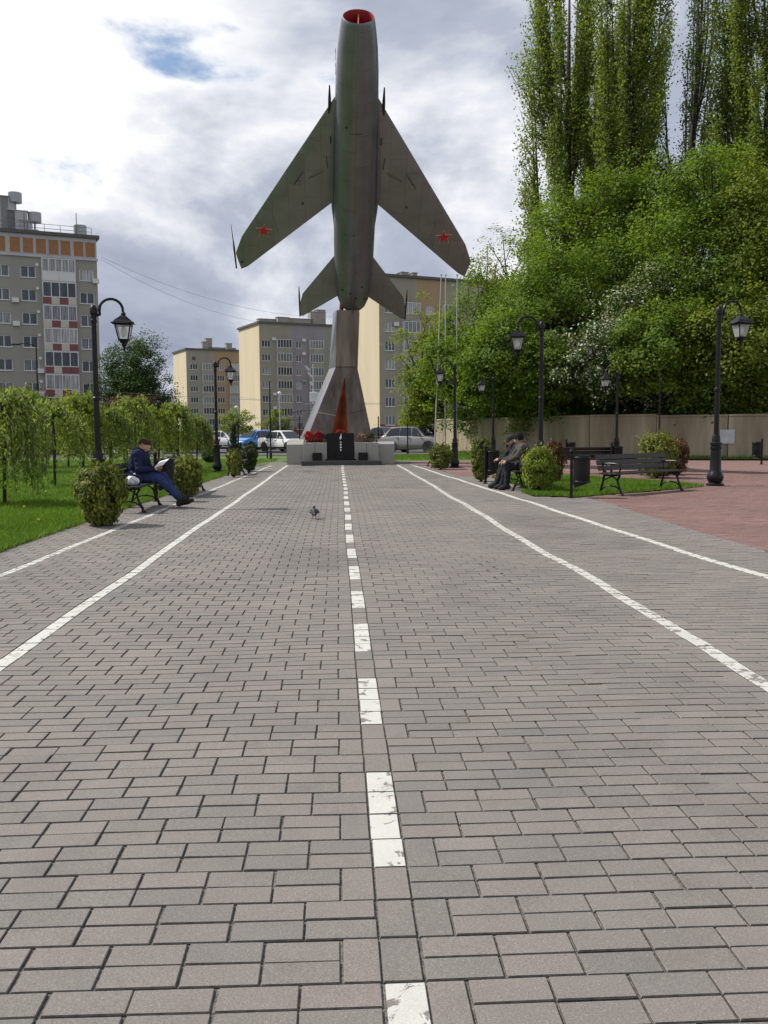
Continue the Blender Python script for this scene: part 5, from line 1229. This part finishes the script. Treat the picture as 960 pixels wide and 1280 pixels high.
for i, (px, py) in enumerate(((57, 618), (48, 655), (30, 638), (92, 612), (20, 612))):
    p = G(px, py); t = thing('dandelion', ['yellow dandelion in the lawn left of the near round bush', 'yellow dandelion low in the near lawn corner', 'yellow dandelion near the left photo edge', 'yellow dandelion close to the willow stems', 'yellow dandelion at far left below the nearest willow'][i], 'flower', (p.x, p.y, -.03), group='dandelions in the lawn')
    m = MB(); m.tube([(0, 0, 0), (.01, 0, .09)], .003, 5); m.build('stem', LV['lime'], t)
    m = MB(); m.lathe([(.006, .085), (.022, .095), (.02, .105), (.006, .11)], (.01, 0, 0), 10); m.build('flower_head', mat('dandelion_yellow', (.6, .42, .02), .7) if i == 0 else bpy.data.materials['dandelion_yellow'], t)

# ================================================================== parked cars
M_TYRE = mat('tyre_rubber', (.015, .015, .015), .85, var=.2); M_RIM = mat('alloy_rim', (.45, .45, .46), .35, metal=.7, var=.08)
M_CARGLASS = mat('car_glass', (.02, .025, .03), .05, spec=.8, var=.2); M_TRIM = mat('black_trim', (.02, .02, .02), .6)
M_HEAD = mat('headlight_lens', (.75, .77, .8), .1, spec=.8); M_TAILL = mat('tail_light', (.4, .01, .012), .2); M_PLATE = mat('number_plate', (.7, .7, .68), .5)
def car(label, loc, rz, paint, kind='sedan', name='parked_car'):
    """front is local +X"""
    t = thing(name, label, 'car', loc, rz, 'cars parked beyond the fence')
    if kind == 'sedan': Ln, W, st = 4.35, .86, dict(hood=.86, belt=.92, roof=1.46, tail=.98, ws0=.95, ws1=.30, rr0=-1.35, rr1=-.72)
    elif kind == 'hatch': Ln, W, st = 4.05, .86, dict(hood=.90, belt=.95, roof=1.50, tail=1.0, ws0=.95, ws1=.35, rr0=-1.75, rr1=-1.30)
    else: Ln, W, st = 4.5, .91, dict(hood=1.02, belt=1.08, roof=1.68, tail=1.1, ws0=1.0, ws1=.38, rr0=-1.95, rr1=-1.5)
    h = Ln/2; hd, be, ro, ta = st['hood'], st['belt'], st['roof'], st['tail']
    def sec(x, w_, zl, zt, cr=.06):
        return [(x, -w_*.90, zl), (x, -w_*.985, zl+.10), (x, -w_, zl+.32), (x, -w_*.985, zt-.12), (x, -w_*.90, zt-cr*.4), (x, -w_*.62, zt), (x, w_*.62, zt), (x, w_*.90, zt-cr*.4), (x, w_*.985, zt-.12), (x, w_, zl+.32), (x, w_*.985, zl+.10), (x, w_*.90, zl)]
    secs = [(-h, .80*W, .36, ta-.20), (-h+.06, .90*W, .26, ta-.06), (-h+.25, .96*W, .22, ta), (-1.0, W, .20, be+.03), (0, W, .19, be), (1.0, W, .20, hd+.03), (1.35, .985*W, .20, hd), (h-.35, .94*W, .21, hd-.10), (h-.10, .86*W, .24, hd-.20), (h, .72*W, .32, hd-.34)]
    m = MB(); m.loft([list(reversed(sec(*q))) for q in secs]); body = m.build('body', paint, t, True, 38)
    # cabin
    m = MB()
    def cs(x, zt, wt): return [(x, -W*.93, be-.03), (x, -wt, zt-.03), (x, -wt*.86, zt), (x, wt*.86, zt), (x, wt, zt-.03), (x, W*.93, be-.03)]
    cab = [(st['ws0'], be-.01, W*.80), (st['ws1'], ro-.06, W*.74), (st['ws1']-.35, ro, W*.75), (-.45, ro, W*.75), (st['rr1'], ro-.05, W*.73), (st['rr0'], be, W*.78)]
    m.loft([list(reversed(cs(*q))) for q in cab]); m.build('cabin', paint, t, True, 38)
    def pane(nm, pts, off, mm=M_CARGLASS):
        m = MB(); m.slab(pts, off); return m.build(nm, mm, t)
    e = .012
    def wp(x, f, zlo=be+.02, zhi=ro-.09): return (x, W*(.93-(.93-.75)*f)+e, zlo+(zhi-zlo)*f)
    for s in (-1, 1):
        mr = lambda p: (p[0], s*p[1], p[2])
        segs = [[wp(st['ws0']-.18, 0), wp(.12, 0), wp(.10, 1), wp(st['ws1']+.02, .93)], [wp(.04, 0), wp(-.78, 0), wp(-.74, 1), wp(.02, 1)], [wp(-.84, 0), wp(st['rr0']+.14, 0), wp(st['rr1']+.02, .86), wp(-.80, 1)]]
        for sg in segs: pane('side_window', [mr(p) for p in sg], (0, s*.008, 0))
        m = MB(); m.bbox((st['ws0']-.28, s*(W+.09), be+.05), (.10, .18, .13), .03); m.build('mirror', paint, t)
        for x in (.18, -.70): m_ = MB(); m_.box((x-.2, s*(W+.004), be-.14), (.16, .02, .03)); m_.build('door_handle', M_TRIM, t)
        for x in (.08, -.81): m_ = MB(); m_.box((x, s*(W-.002), .58), (.012, .016, .62)); m_.build('door_seam', M_TRIM, t)
        for x in (Ln*.295, -Ln*.295):
            wr = .315 if kind != 'suv' else .35
            m_ = MB(); m_.lathe([(wr*.62, -.10), (wr*.95, -.10), (wr, -.06), (wr, .06), (wr*.95, .10), (wr*.62, .10)], (x, s*(W-.10), wr), 20, axis='y'); wh = m_.build('wheel', M_TYRE, t, True, 50)
            m_ = MB(); m_.lathe([(.02, 0), (.06, s*.012), (wr*.58, s*-.005), (wr*.62, s*.0)], (x, s*(W+.0), wr), 14, axis='y'); m_.build('rim', M_RIM, wh, True, 50)
            m_ = MB(); m_.lathe([(wr*1.02, -.02), (wr*1.16, -.02), (wr*1.16, .012), (wr*1.02, .012)], (x, s*(W-.005), wr+.015), 20, axis='y'); m_.build('wheel_arch', M_TRIM, t, True)
        m_ = MB(); m_.bbox((h-.12, s*W*.66, hd-.30), (.14, .34, .15), .03); m_.build('headlight', M_HEAD, t)
        m_ = MB(); m_.bbox((-h+.07, s*W*.76, ta-.22), (.12, .22, .26), .03); m_.build('tail_light', M_TAILL, t)
    yw, yt = W*.74, W*.66
    pane('windscreen', [(st['ws0']-.02, -yw, be+.035), (st['ws0']-.02, yw, be+.035), (st['ws1']+.05, yt, ro-.075), (st['ws1']+.05, -yt, ro-.075)], (.02, 0, .012))
    pane('rear_window', [(st['rr0']+.02, yw, be+.06), (st['rr0']+.02, -yw, be+.06), (st['rr1']-.05, -yt, ro-.09), (st['rr1']-.05, yt, ro-.09)], (-.02, 0, .012))
    m = MB(); m.bbox((h-.03, 0, hd-.40), (.08, W*.9, .16), .02); m.build('grille', M_TRIM, t)
    for x in (h-.02, -h+.02): m = MB(); m.bbox((x, 0, .34), (.10, W*1.5, .14), .03); m.build('bumper', M_TRIM, t)
    for x in (h+.03, -h-.03): m = MB(); m.box((x, 0, .48 if x > 0 else .72), (.02, .50, .11)); m.build('number_plate', M_PLATE, t)
    return t
def paint(n, c): return mat(n, c, .25, var=.03, coat=.6, metal=.0)
GZ = -.10
def cspot(px, Y): p = P(px, 537, Y); return (p.x, Y, GZ)
P_BLUE, P_WHITE, P_SILVER, P_DARK, P_RED = paint('blue_car_paint', (.03, .22, .55)), paint('white_car_paint', (.75, .75, .75)), mat('silver_car_paint', (.24, .235, .225), .3, metal=.5, var=.03, coat=.5), paint('dark_car_paint', (.02, .022, .03)), paint('red_car_paint', (.35, .03, .025))
car('white saloon car left of the monument base behind the fence', cspot(356, 66), R(-48), P_WHITE, 'sedan')
car('bright blue hatchback next to the white saloon', cspot(318, 72), R(-130), P_BLUE, 'hatch')
car('silver off-road car right of the monument base by the wall end', cspot(520, 61), R(-32), P_SILVER, 'suv')
car('dark car between the monument base and the silver car', cspot(485, 69), R(-70), P_DARK, 'suv')
car('red car half hidden behind the willows', cspot(236, 66), R(172), P_RED, 'hatch')
car('small white car just right of the second lantern lamp', cspot(281, 84), R(-30), P_WHITE, 'sedan')
car('white van-like car behind the blue hatchback', cspot(303, 92), R(-12), P_WHITE, 'suv')
car('dark car left of the red one behind the willows', cspot(205, 72), R(10), P_DARK, 'sedan')
car('dark red car parked far left behind the willows', cspot(66, 54), R(5), paint('wine_car_paint', (.10, .015, .02)), 'sedan')

# ================================================================== people and pigeon: smooth bodies from blended capsules
def cap(a, b, ra, rb=None, k=.03): return ('c', np.array(a, float), np.array(b, float), ra, ra if rb is None else rb, k)
def ell(c, r_, k=.03): return ('e', np.array(c, float), np.array(r_, float), k)
def field(prims, X, inflate=0.0):
    d = None
    for p in prims:
        if p[0] == 'c':
            a, b, ra, rb, k = p[1:]; ab = b-a; l2 = max(ab@ab, 1e-9); t = np.clip(((X-a)@ab)/l2, 0, 1)
            q = np.linalg.norm(X-a-t[..., None]*ab, axis=-1)-(ra+(rb-ra)*t)
        else:
            c, r_, k = p[1:]; v = (X-c)/r_; n1 = np.linalg.norm(v, axis=-1); n2 = np.linalg.norm(v/r_, axis=-1); q = n1*(n1-1)/np.maximum(n2, 1e-6)
        if d is None: d = q
        else:
            h = np.clip(.5+.5*(d-q)/k, 0, 1); d = d+(q-d)*h-k*h*(1-h)
    return d-inflate
def nets(prims, res, inflate=0.0, cut=None, wrinkle=0.0, seed=0):
    """surface nets on a grid"""
    lo = np.min([np.minimum(p[1], p[2] if p[0] == 'c' else p[1])-(max(p[3], p[4]) if p[0] == 'c' else np.max(p[2])) for p in prims], axis=0)-inflate-res*2.5
    hi = np.max([np.maximum(p[1], p[2] if p[0] == 'c' else p[1])+(max(p[3], p[4]) if p[0] == 'c' else np.max(p[2])) for p in prims], axis=0)+inflate+res*2.5
    n = np.ceil((hi-lo)/res).astype(int)+1
    ax = [lo[i]+np.arange(n[i])*res for i in range(3)]; X = np.stack(np.meshgrid(*ax, indexing='ij'), -1).astype(np.float32)
    D = field(prims, X, inflate)
    if wrinkle:
        D = D+wrinkle*(np.sin(X[..., 0]*61+np.sin(X[..., 2]*37+seed)*1.7)*np.sin(X[..., 2]*49+X[..., 1]*31+seed)+.6*np.sin(X[..., 1]*83+X[..., 2]*53))
    if cut is not None: D = np.maximum(D, cut(X))
    ins = D < 0; cells = np.zeros(np.array(D.shape)-1, bool); cnt = np.zeros(cells.shape, np.int8)
    for i in (0, 1):
        for j in (0, 1):
            for k in (0, 1): cnt += ins[i:i+cells.shape[0], j:j+cells.shape[1], k:k+cells.shape[2]]
    cells = (cnt > 0) & (cnt < 8); idx = np.full(cells.shape, -1, np.int64); cc = np.argwhere(cells); idx[cells] = np.arange(len(cc))
    acc = np.zeros((len(cc), 3)); wgt = np.zeros(len(cc))
    cor = [(i, j, k) for i in (0, 1) for j in (0, 1) for k in (0, 1)]
    for a in cor:
        for b in cor:
            df = [b[i]-a[i] for i in range(3)]
            if sum(df) == 1 and min(df) == 0:
                da = D[cc[:, 0]+a[0], cc[:, 1]+a[1], cc[:, 2]+a[2]]; db = D[cc[:, 0]+b[0], cc[:, 1]+b[1], cc[:, 2]+b[2]]
                s = (da < 0) != (db < 0); t = np.where(s, da/(da-db+1e-12), 0); pt = np.array(a)+t[:, None]*np.array(df)
                acc[s] += pt[s]; wgt[s] += 1
    V = lo+(cc+acc/np.maximum(wgt, 1)[:, None])*res; Fq = []
    for axi in range(3):
        sl0 = [slice(None)]*3; sl1 = [slice(None)]*3; sl0[axi] = slice(0, -1); sl1[axi] = slice(1, None)
        ch = ins[tuple(sl0)] != ins[tuple(sl1)]; e = np.argwhere(ch); o1, o2 = (axi+1) % 3, (axi+2) % 3
        ok = (e[:, o1] > 0) & (e[:, o2] > 0) & (e[:, o1] < D.shape[o1]-1) & (e[:, o2] < D.shape[o2]-1); e = e[ok]
        def cell(d1, d2):
            q = e.copy(); q[:, o1] -= d1; q[:, o2] -= d2; return idx[q[:, 0], q[:, 1], q[:, 2]]
        quad = np.stack([cell(1, 1), cell(0, 1), cell(0, 0), cell(1, 0)], 1); fl = ~ins[e[:, 0], e[:, 1], e[:, 2]]
        quad[fl] = quad[fl][:, ::-1]; Fq.append(quad)
    Fq = np.concatenate(Fq); Fq = Fq[(Fq >= 0).all(1)]
    return V, Fq
def organ(name, prims, res, m, parent, inflate=0.0, cut=None, wrinkle=0.0, seed=0):
    V, Fq = nets(prims, res, inflate, cut, wrinkle, seed); return link(name, np_mesh(name, V, Fq, m, smooth=True), parent)
M_SKIN = mat('skin', (.46, .27, .19), .55, var=.12, scale=25); M_SKIN2 = mat('weathered_skin', (.42, .23, .17), .6, var=.15, scale=25)
def cloth(n, c, v=.25): return mat(n, c, .9, var=v, scale=9, bump=.4, bscale=60, spec=.2)
M_NAVY, M_DENIM, M_GREYJ, M_DARKJ, M_TROU, M_SHOE, M_CAP_, M_KNIT, M_HAIR = cloth('navy_jacket', (.016, .020, .055)), cloth('blue_denim', (.030, .045, .13)), cloth('grey_brown_jacket', (.075, .068, .058)), cloth('charcoal_jacket', (.026, .026, .031)), cloth('dark_trousers', (.022, .022, .026)), cloth('dark_shoe', (.030, .028, .026)), cloth('grey_cap', (.040, .040, .042)), cloth('black_knit', (.010, .010, .011)), cloth('brown_hair', (.035, .022, .014))
def hand(wr, dr, side, curl, palm_n):
    """palm, four fingers and a thumb; dr = direction of the hand, palm_n = direction the palm faces"""
    wr, dr, pn = np.array(wr, float), np.array(dr, float), np.array(palm_n, float); dr /= np.linalg.norm(dr); pn -= dr*(pn@dr); pn /= np.linalg.norm(pn); sd = np.cross(dr, pn)*side
    o = [cap(wr, wr+dr*.045, .026, .030, .02), cap(wr+dr*.055+sd*.022, wr+dr*.055-sd*.022, .021, .019, .015)]
    for i, (off, ln) in enumerate(((.031, .072), (.011, .082), (-.010, .076), (-.030, .060))):
        b = wr+dr*.085+sd*off; k1 = b+(dr*math.cos(curl)+pn*math.sin(curl))*ln*.5; k2 = k1+(dr*math.cos(curl*2)+pn*math.sin(curl*2))*ln*.5
        o += [cap(b-dr*.02, k1, .0105, .0100, .006), cap(k1, k2, .0100, .0085, .004)]
    th = wr+dr*.03+sd*.03; t1 = th+(dr*.6+sd*.55+pn*.35)*.045; t2 = t1+(dr*.85+pn*.4)*.035
    o += [cap(th, t1, .014, .012, .012), cap(t1, t2, .012, .010, .006)]
    return o
def head(c, fwd, up, s=1.0):
    c, f, u = np.array(c, float), np.array(fwd, float), np.array(up, float); f /= np.linalg.norm(f); u = u-f*(u@f); u /= np.linalg.norm(u); r_ = np.cross(f, u)
    L3 = lambda a, b, d: c+(f*a+r_*b+u*d)*s
    o = [cap(L3(-.025, 0, .03), L3(.012, 0, .035), .086*s, .083*s, .03), cap(L3(.035, 0, -.045), L3(.045, 0, -.075), .052*s, .040*s, .05), cap(L3(.05, -.02, -.02), L3(.05, .02, -.02), .05*s, .05*s, .03),
         cap(L3(.092, 0, .015), L3(.116, 0, -.022), .011*s, .016*s, .012), cap(L3(.088, -.022, -.052), L3(.088, .022, -.052), .010*s, .010*s, .006), cap(L3(.080, -.04, .032), L3(.080, .04, .032), .015*s, .015*s, .015)]
    for q in (-1, 1):
        o += [cap(L3(-.01, q*.088, .02), L3(-.018, q*.094, -.02), .013*s, .010*s, .008)]
    return o, L3
def foot(ank, toe, up=.0):
    a, t = np.array(ank, float), np.array(toe, float); d = (t-a)/np.linalg.norm(t-a); heel = a-d*.045+np.array([0, 0, -.045]); return [cap(a, heel, .045, .042, .03), cap(heel, a+(t-a)*.6+np.array([0, 0, -.05]), .042, .045, .03), cap(a+(t-a)*.5+np.array([0, 0, -.04]), t+np.array([0, 0, -.045]), .046, .036, .03), cap(a, a+(t-a)*.5+np.array([0, 0, -.03]), .048, .045, .03)]
def seated(label, loc, rz, J, mats, extras):
    """J: joints in the person's frame (facing +X, seat plane at z=.45)"""
    t = thing('person', label, 'person', loc, rz, 'people sitting on the benches')
    A = {k: np.array(v, float) for k, v in J.items()}
    torso = [cap(A['hip']+[0, -.085, 0], A['hip']+[0, .085, 0], .115, .115, .06), cap(A['hip'], A['waist'], .135, .130, .06), cap(A['waist']+[0, -.05, 0], A['chest']+[0, -.07, 0], .115, .115, .06), cap(A['waist']+[0, .05, 0], A['chest']+[0, .07, 0], .115, .115, .06), cap(A['shR'], A['shL'], .072, .072, .07)]
    arms = []
    for s in 'RL': arms += [cap(A['sh'+s], A['el'+s], .060, .046, .03), cap(A['el'+s], A['wr'+s], .044, .031, .02)]
    legs = []
    for s, q in (('R', -1), ('L', 1)): legs += [cap(A['hip']+[0, q*.09, 0], A['kn'+s], .092, .066, .05), cap(A['kn'+s], A['an'+s], .062, .044, .03)]
    hd, L3 = head(A['head'], J['look'], J['hup']); neck = [cap(A['neck'], A['head']-(np.array(J['hup'], float))*.03-np.array(J['look'], float)*.02, .060, .054, .03)]
    hands = []
    for s, q in (('R', -1), ('L', 1)): hands += hand(A['wr'+s], J['hd'+s], q, J.get('curl', .6), J['pn'+s])
    body = organ('body', torso+neck+hd+arms+hands+legs+[cap(A['an'+s], A['an'+s]+[.05, 0, -.03], .035) for s in 'RL'], .0115, mats['skin'], t)
    wr = [A['wrR'], A['wrL']]; ch, ne = A['chest'], A['neck']
    organ('jacket', torso[1:]+[cap(A['hip'], A['hip']+[0, 0, -.02], .14, .14, .05)]+arms+[cap(ne-[0, .05, .02], ne+[0, .05, -.02], .06, .06, .04)], .013, mats['jacket'], t, .018, None, .0065, 1)
    organ('trousers', legs+torso[:1], .013, mats['trousers'], t, .018, None, .0055, 2)
    for s in 'RL': organ('shoe', foot(A['an'+s], A['to'+s]), .011, mats['shoe'], t, .004)
    # eyes
    for q in (-1, 1):
        m = MB(); c = L3(.086, q*.033, .012); m.lathe([(.002, -.009), (.009, -.004), (.009, .004), (.002, .009)], tuple(c), 8); m.build('eye', M_TRIM, t, True)
    extras(t, A, L3, J); return t
def hair_cap(t, A, L3, m, low=.03, name='hair', infl=.010, face=.055):
    c = L3(0, 0, 0); f = L3(1, 0, 0)-c; u = L3(0, 0, 1)-c
    def cut(X):
        v = X-c; a, b = v@f, v@u
        return np.maximum(-(b-low-np.where(a > -.01, (a+.01)*.55, (a+.01)*.9)), -1e9)
    return organ(name, [cap(L3(-.025, 0, .03), L3(.012, 0, .035), .086, .083, .03)], .009, m, t, infl, cut)
# --- the reading man on the left
def ex1(t, A, L3, J):
    hair_cap(t, A, L3, M_HAIR, .008, infl=.008)
    organ('collar', [cap(A['neck']+[-.03, -.06, .01], A['neck']+[-.03, .06, .01], .05, .05, .04), cap(A['neck']+[.03, -.05, -.03], A['neck']+[.03, .05, -.03], .045, .045, .04)], .012, M_NAVY, t, .016)
J1 = dict(hip=(0, 0, .575), waist=(.02, 0, .72), chest=(.075, 0, .90), shR=(.10, -.185, .965), shL=(.10, .185, .965), neck=(.115, 0, 1.02), head=(.185, 0, 1.125), look=(.80, -.15, -.60), hup=(.55, 0, .83),
          elR=(.16, -.26, .70), wrR=(.37, -.14, .70), elL=(.17, .255, .70), wrL=(.37, .09, .685), hdR=(.9, .35, .15), hdL=(.9, -.25, .15), pnR=(.2, .6, .6), pnL=(.2, -.6, .6), curl=.75,
          knR=(.46, -.10, .535), knL=(.47, .10, .555), anR=(.83, -.02, .155), anL=(.80, .10, .125), toR=(.97, -.03, .26), toL=(.985, .14, .17))
man = seated('man in navy jacket and jeans reading a paper on the left bench', (-3.66, 17.05, 0), R(-8), J1, dict(skin=M_SKIN, jacket=M_NAVY, trousers=M_DENIM, shoe=M_SHOE), ex1)
def hold(obj_t, p, rz):                                       # point in the person's frame to world
    e = Euler((0, 0, rz)).to_matrix(); return Vector(obj_t)+e @ Vector(p)
pc = hold((-3.66, 17.05, 0), (.485, -.02, .745), R(-8))
m = MB()
for i in range(5):
    m.slab([(-.10+.003*i, -.12, -.02+.002*i), (.08+.003*i, -.15, .03+.002*i), (.10+.003*i, .12, .13+.002*i), (-.08+.003*i, .15, .08+.002*i)], (0, 0, .0012))
tag(m.build('paper_sheets', mat('white_paper', (.70, .70, .70), .7, var=.03), None, loc=pc, rz=R(-8)), 'white sheets of paper held by the man in the navy jacket', 'paper')
organ_bag = [cap((0, -.13, .09), (0, .12, .08), .085, .075, .04), cap((-.04, 0, .07), (.08, .05, .06), .08, .06, .04), cap((.02, .1, .12), (.05, .16, .19), .03, .015, .03), cap((.0, -.10, .1), (.02, -.14, .17), .03, .012, .03)]
V, Fq = nets(organ_bag, .012, 0, lambda X: .012-X[..., 2], .006, 3)
tag(link('plastic_bag', np_mesh('plastic_bag', V, Fq, mat('white_plastic', (.62, .64, .68), .35, var=.08, scale=14, bump=.4, bscale=30), smooth=True), None, (-3.56, 16.25, .445), R(10)), 'crumpled white plastic bag on the bench beside the reading man', 'bag')
# --- two old men on the right, facing the path
def ex2(t, A, L3, J):
    # flat cap with a peak
    c = L3(0, 0, 0); f = L3(1, 0, 0)-c; u = L3(0, 0, 1)-c
    organ('flat_cap', [cap(L3(-.03, 0, .065), L3(.03, 0, .060), .094, .088, .03), cap(L3(.085, -.045, .045), L3(.085, .045, .045), .018, .018, .03), cap(L3(.12, -.03, .03), L3(.12, .03, .03), .010, .010, .03)], .009, M_CAP_, t, .003, lambda X: -((X-c)@u-.028+np.clip((X-c)@f-.05, 0, 1)*.35))
    hair_cap(t, A, L3, mat('grey_hair', (.25, .24, .23), .9), .0, infl=.004)
    organ('collar', [cap(A['neck']+[-.03, -.055, .0], A['neck']+[-.03, .055, .0], .055, .055, .04)], .012, M_DARKJ, t, .016)
J2 = dict(hip=(0, 0, .575), waist=(.05, 0, .71), chest=(.13, 0, .88), shR=(.18, -.185, .95), shL=(.18, .185, .95), neck=(.21, 0, 1.0), head=(.28, .01, 1.095), look=(.80, .35, -.32), hup=(.38, .1, .9),
          elR=(.36, -.25, .70), wrR=(.545, -.06, .66), elL=(.38, .25, .70), wrL=(.55, .06, .665), hdR=(.75, .35, .1), hdL=(.75, -.3, .1), pnR=(.1, .2, -1), pnL=(.1, -.2, -1), curl=.75,
          knR=(.44, -.12, .53), knL=(.46, .14, .53), anR=(.58, -.12, .115), anL=(.66, .13, .115), toR=(.74, -.14, .095), toL=(.82, .17, .095))
seated('old man in flat cap and dark jacket leaning on a stick', (4.29, 21.80, 0), R(186), J2, dict(skin=M_SKIN2, jacket=M_DARKJ, trousers=M_TROU, shoe=M_SHOE), ex2)
sp_ = hold((4.29, 21.80, 0), (.625, .0, 0), R(186))
t = thing('walking_stick', 'walking stick under the hands of the old man in the flat cap', 'walking stick', sp_)
m = MB(); m.tube([(.03, 0, 0), (0, 0, .62)], [.010, .012], 8); m.build('shaft', M_WOOD, t, True); m = MB(); m.tube([(-.05, 0, .63), (0, 0, .645), (.07, 0, .635)], [.012, .015, .012], 8); m.build('handle', M_WOOD, t, True)
def ex3(t, A, L3, J):
    c = L3(0, 0, 0); u = L3(0, 0, 1)-c; f = L3(1, 0, 0)-c
    organ('knit_hat', [cap(L3(-.028, 0, .04), L3(.010, 0, .045), .092, .089, .03), cap(L3(-.02, 0, .10), L3(0, 0, .10), .07, .07, .04)], .009, M_KNIT, t, .006, lambda X: -((X-c)@u+.012-np.clip((X-c)@f, 0, 1)*.5))
    organ('collar', [cap(A['neck']+[-.03, -.055, .0], A['neck']+[-.03, .055, .0], .055, .055, .04)], .012, M_GREYJ, t, .016)
    organ('jacket_hem', [cap(A['hip']+[.0, -.10, -.02], A['hip']+[.0, .10, -.02], .125, .125, .05), cap(A['hip']+[.0, -.12, -.02], A['hip']+[.18, -.12, -.03], .10, .085, .05), cap(A['hip']+[.0, .12, -.02], A['hip']+[.18, .12, -.03], .10, .085, .05)], .013, M_GREYJ, t, .022, None, .003, 4)
J3 = dict(hip=(0, 0, .575), waist=(.02, 0, .73), chest=(.10, 0, .91), shR=(.15, -.195, .975), shL=(.13, .195, .975), neck=(.15, 0, 1.03), head=(.20, -.02, 1.135), look=(.80, -.62, -.10), hup=(.2, 0, 1),
          elR=(.30, -.27, .74), wrR=(.50, -.17, .66), elL=(.30, .27, .75), wrL=(.50, .17, .66), hdR=(.95, .1, -.25), hdL=(.95, -.05, -.25), pnR=(-.1, .1, -1), pnL=(-.1, -.1, -1), curl=.45,
          knR=(.46, -.14, .53), knL=(.47, .14, .53), anR=(.55, -.15, .115), anL=(.50, .16, .115), toR=(.71, -.18, .095), toL=(.66, .20, .095))
seated('old man in black knit hat and grey-brown jacket on the right bench', (4.27, 21.02, 0), R(178), J3, dict(skin=M_SKIN2, jacket=M_GREYJ, trousers=M_TROU, shoe=M_SHOE), ex3)
# --- pigeon on the path
pg = G(393, 648.5)
t = thing('pigeon', 'dark pigeon standing on the paving in the middle of the path', 'pigeon', (pg.x, pg.y, float(wobble(pg.x, pg.y))), R(95), None, .74)
M_PIG = mat('pigeon_feathers', (.008, .008, .010), .6, var=.4, scale=30); M_PIGL = mat('pigeon_leg', (.18, .05, .04), .6)
organ('body', [ell((0, 0, .145), (.125, .072, .078), .03), cap((.07, 0, .17), (.095, 0, .225), .040, .028, .03), cap((.10, 0, .243), (.108, 0, .246), .029, .026, .015), cap((-.08, 0, .135), (-.17, 0, .10), .045, .022, .04)], .007, M_PIG, t)
for s in (-1, 1):
    organ('wing', [cap((.06, s*.062, .17), (-.04, s*.070, .15), .030, .030, .03), cap((-.04, s*.066, .15), (-.16, s*.030, .115), .028, .010, .03)], .007, M_PIG, t)
    m = MB(); m.tube([(.01, s*.028, .085), (.015, s*.03, .04), (.005, s*.03, .006)], [.012, .006, .006], 6)
    for a in (-.5, 0, .5, 3.14): m.tube([(.005, s*.03, .005), (.005+.03*math.cos(a), s*.03+.03*math.sin(a), .003)], [.005, .003], 5)
    m.build('leg', M_PIGL, t, True)
    m = MB(); m.lathe([(.001, -.004), (.005, 0), (.001, .004)], (.122, s*.020, .250), 6); m.build('eye', mat('pigeon_eye', (.5, .15, .02), .3) if s < 0 else bpy.data.materials['pigeon_eye'], t)
m = MB(); m.tube([(.130, 0, .244), (.155, 0, .236)], [.009, .002], 6); m.build('beak', M_TRIM, t)
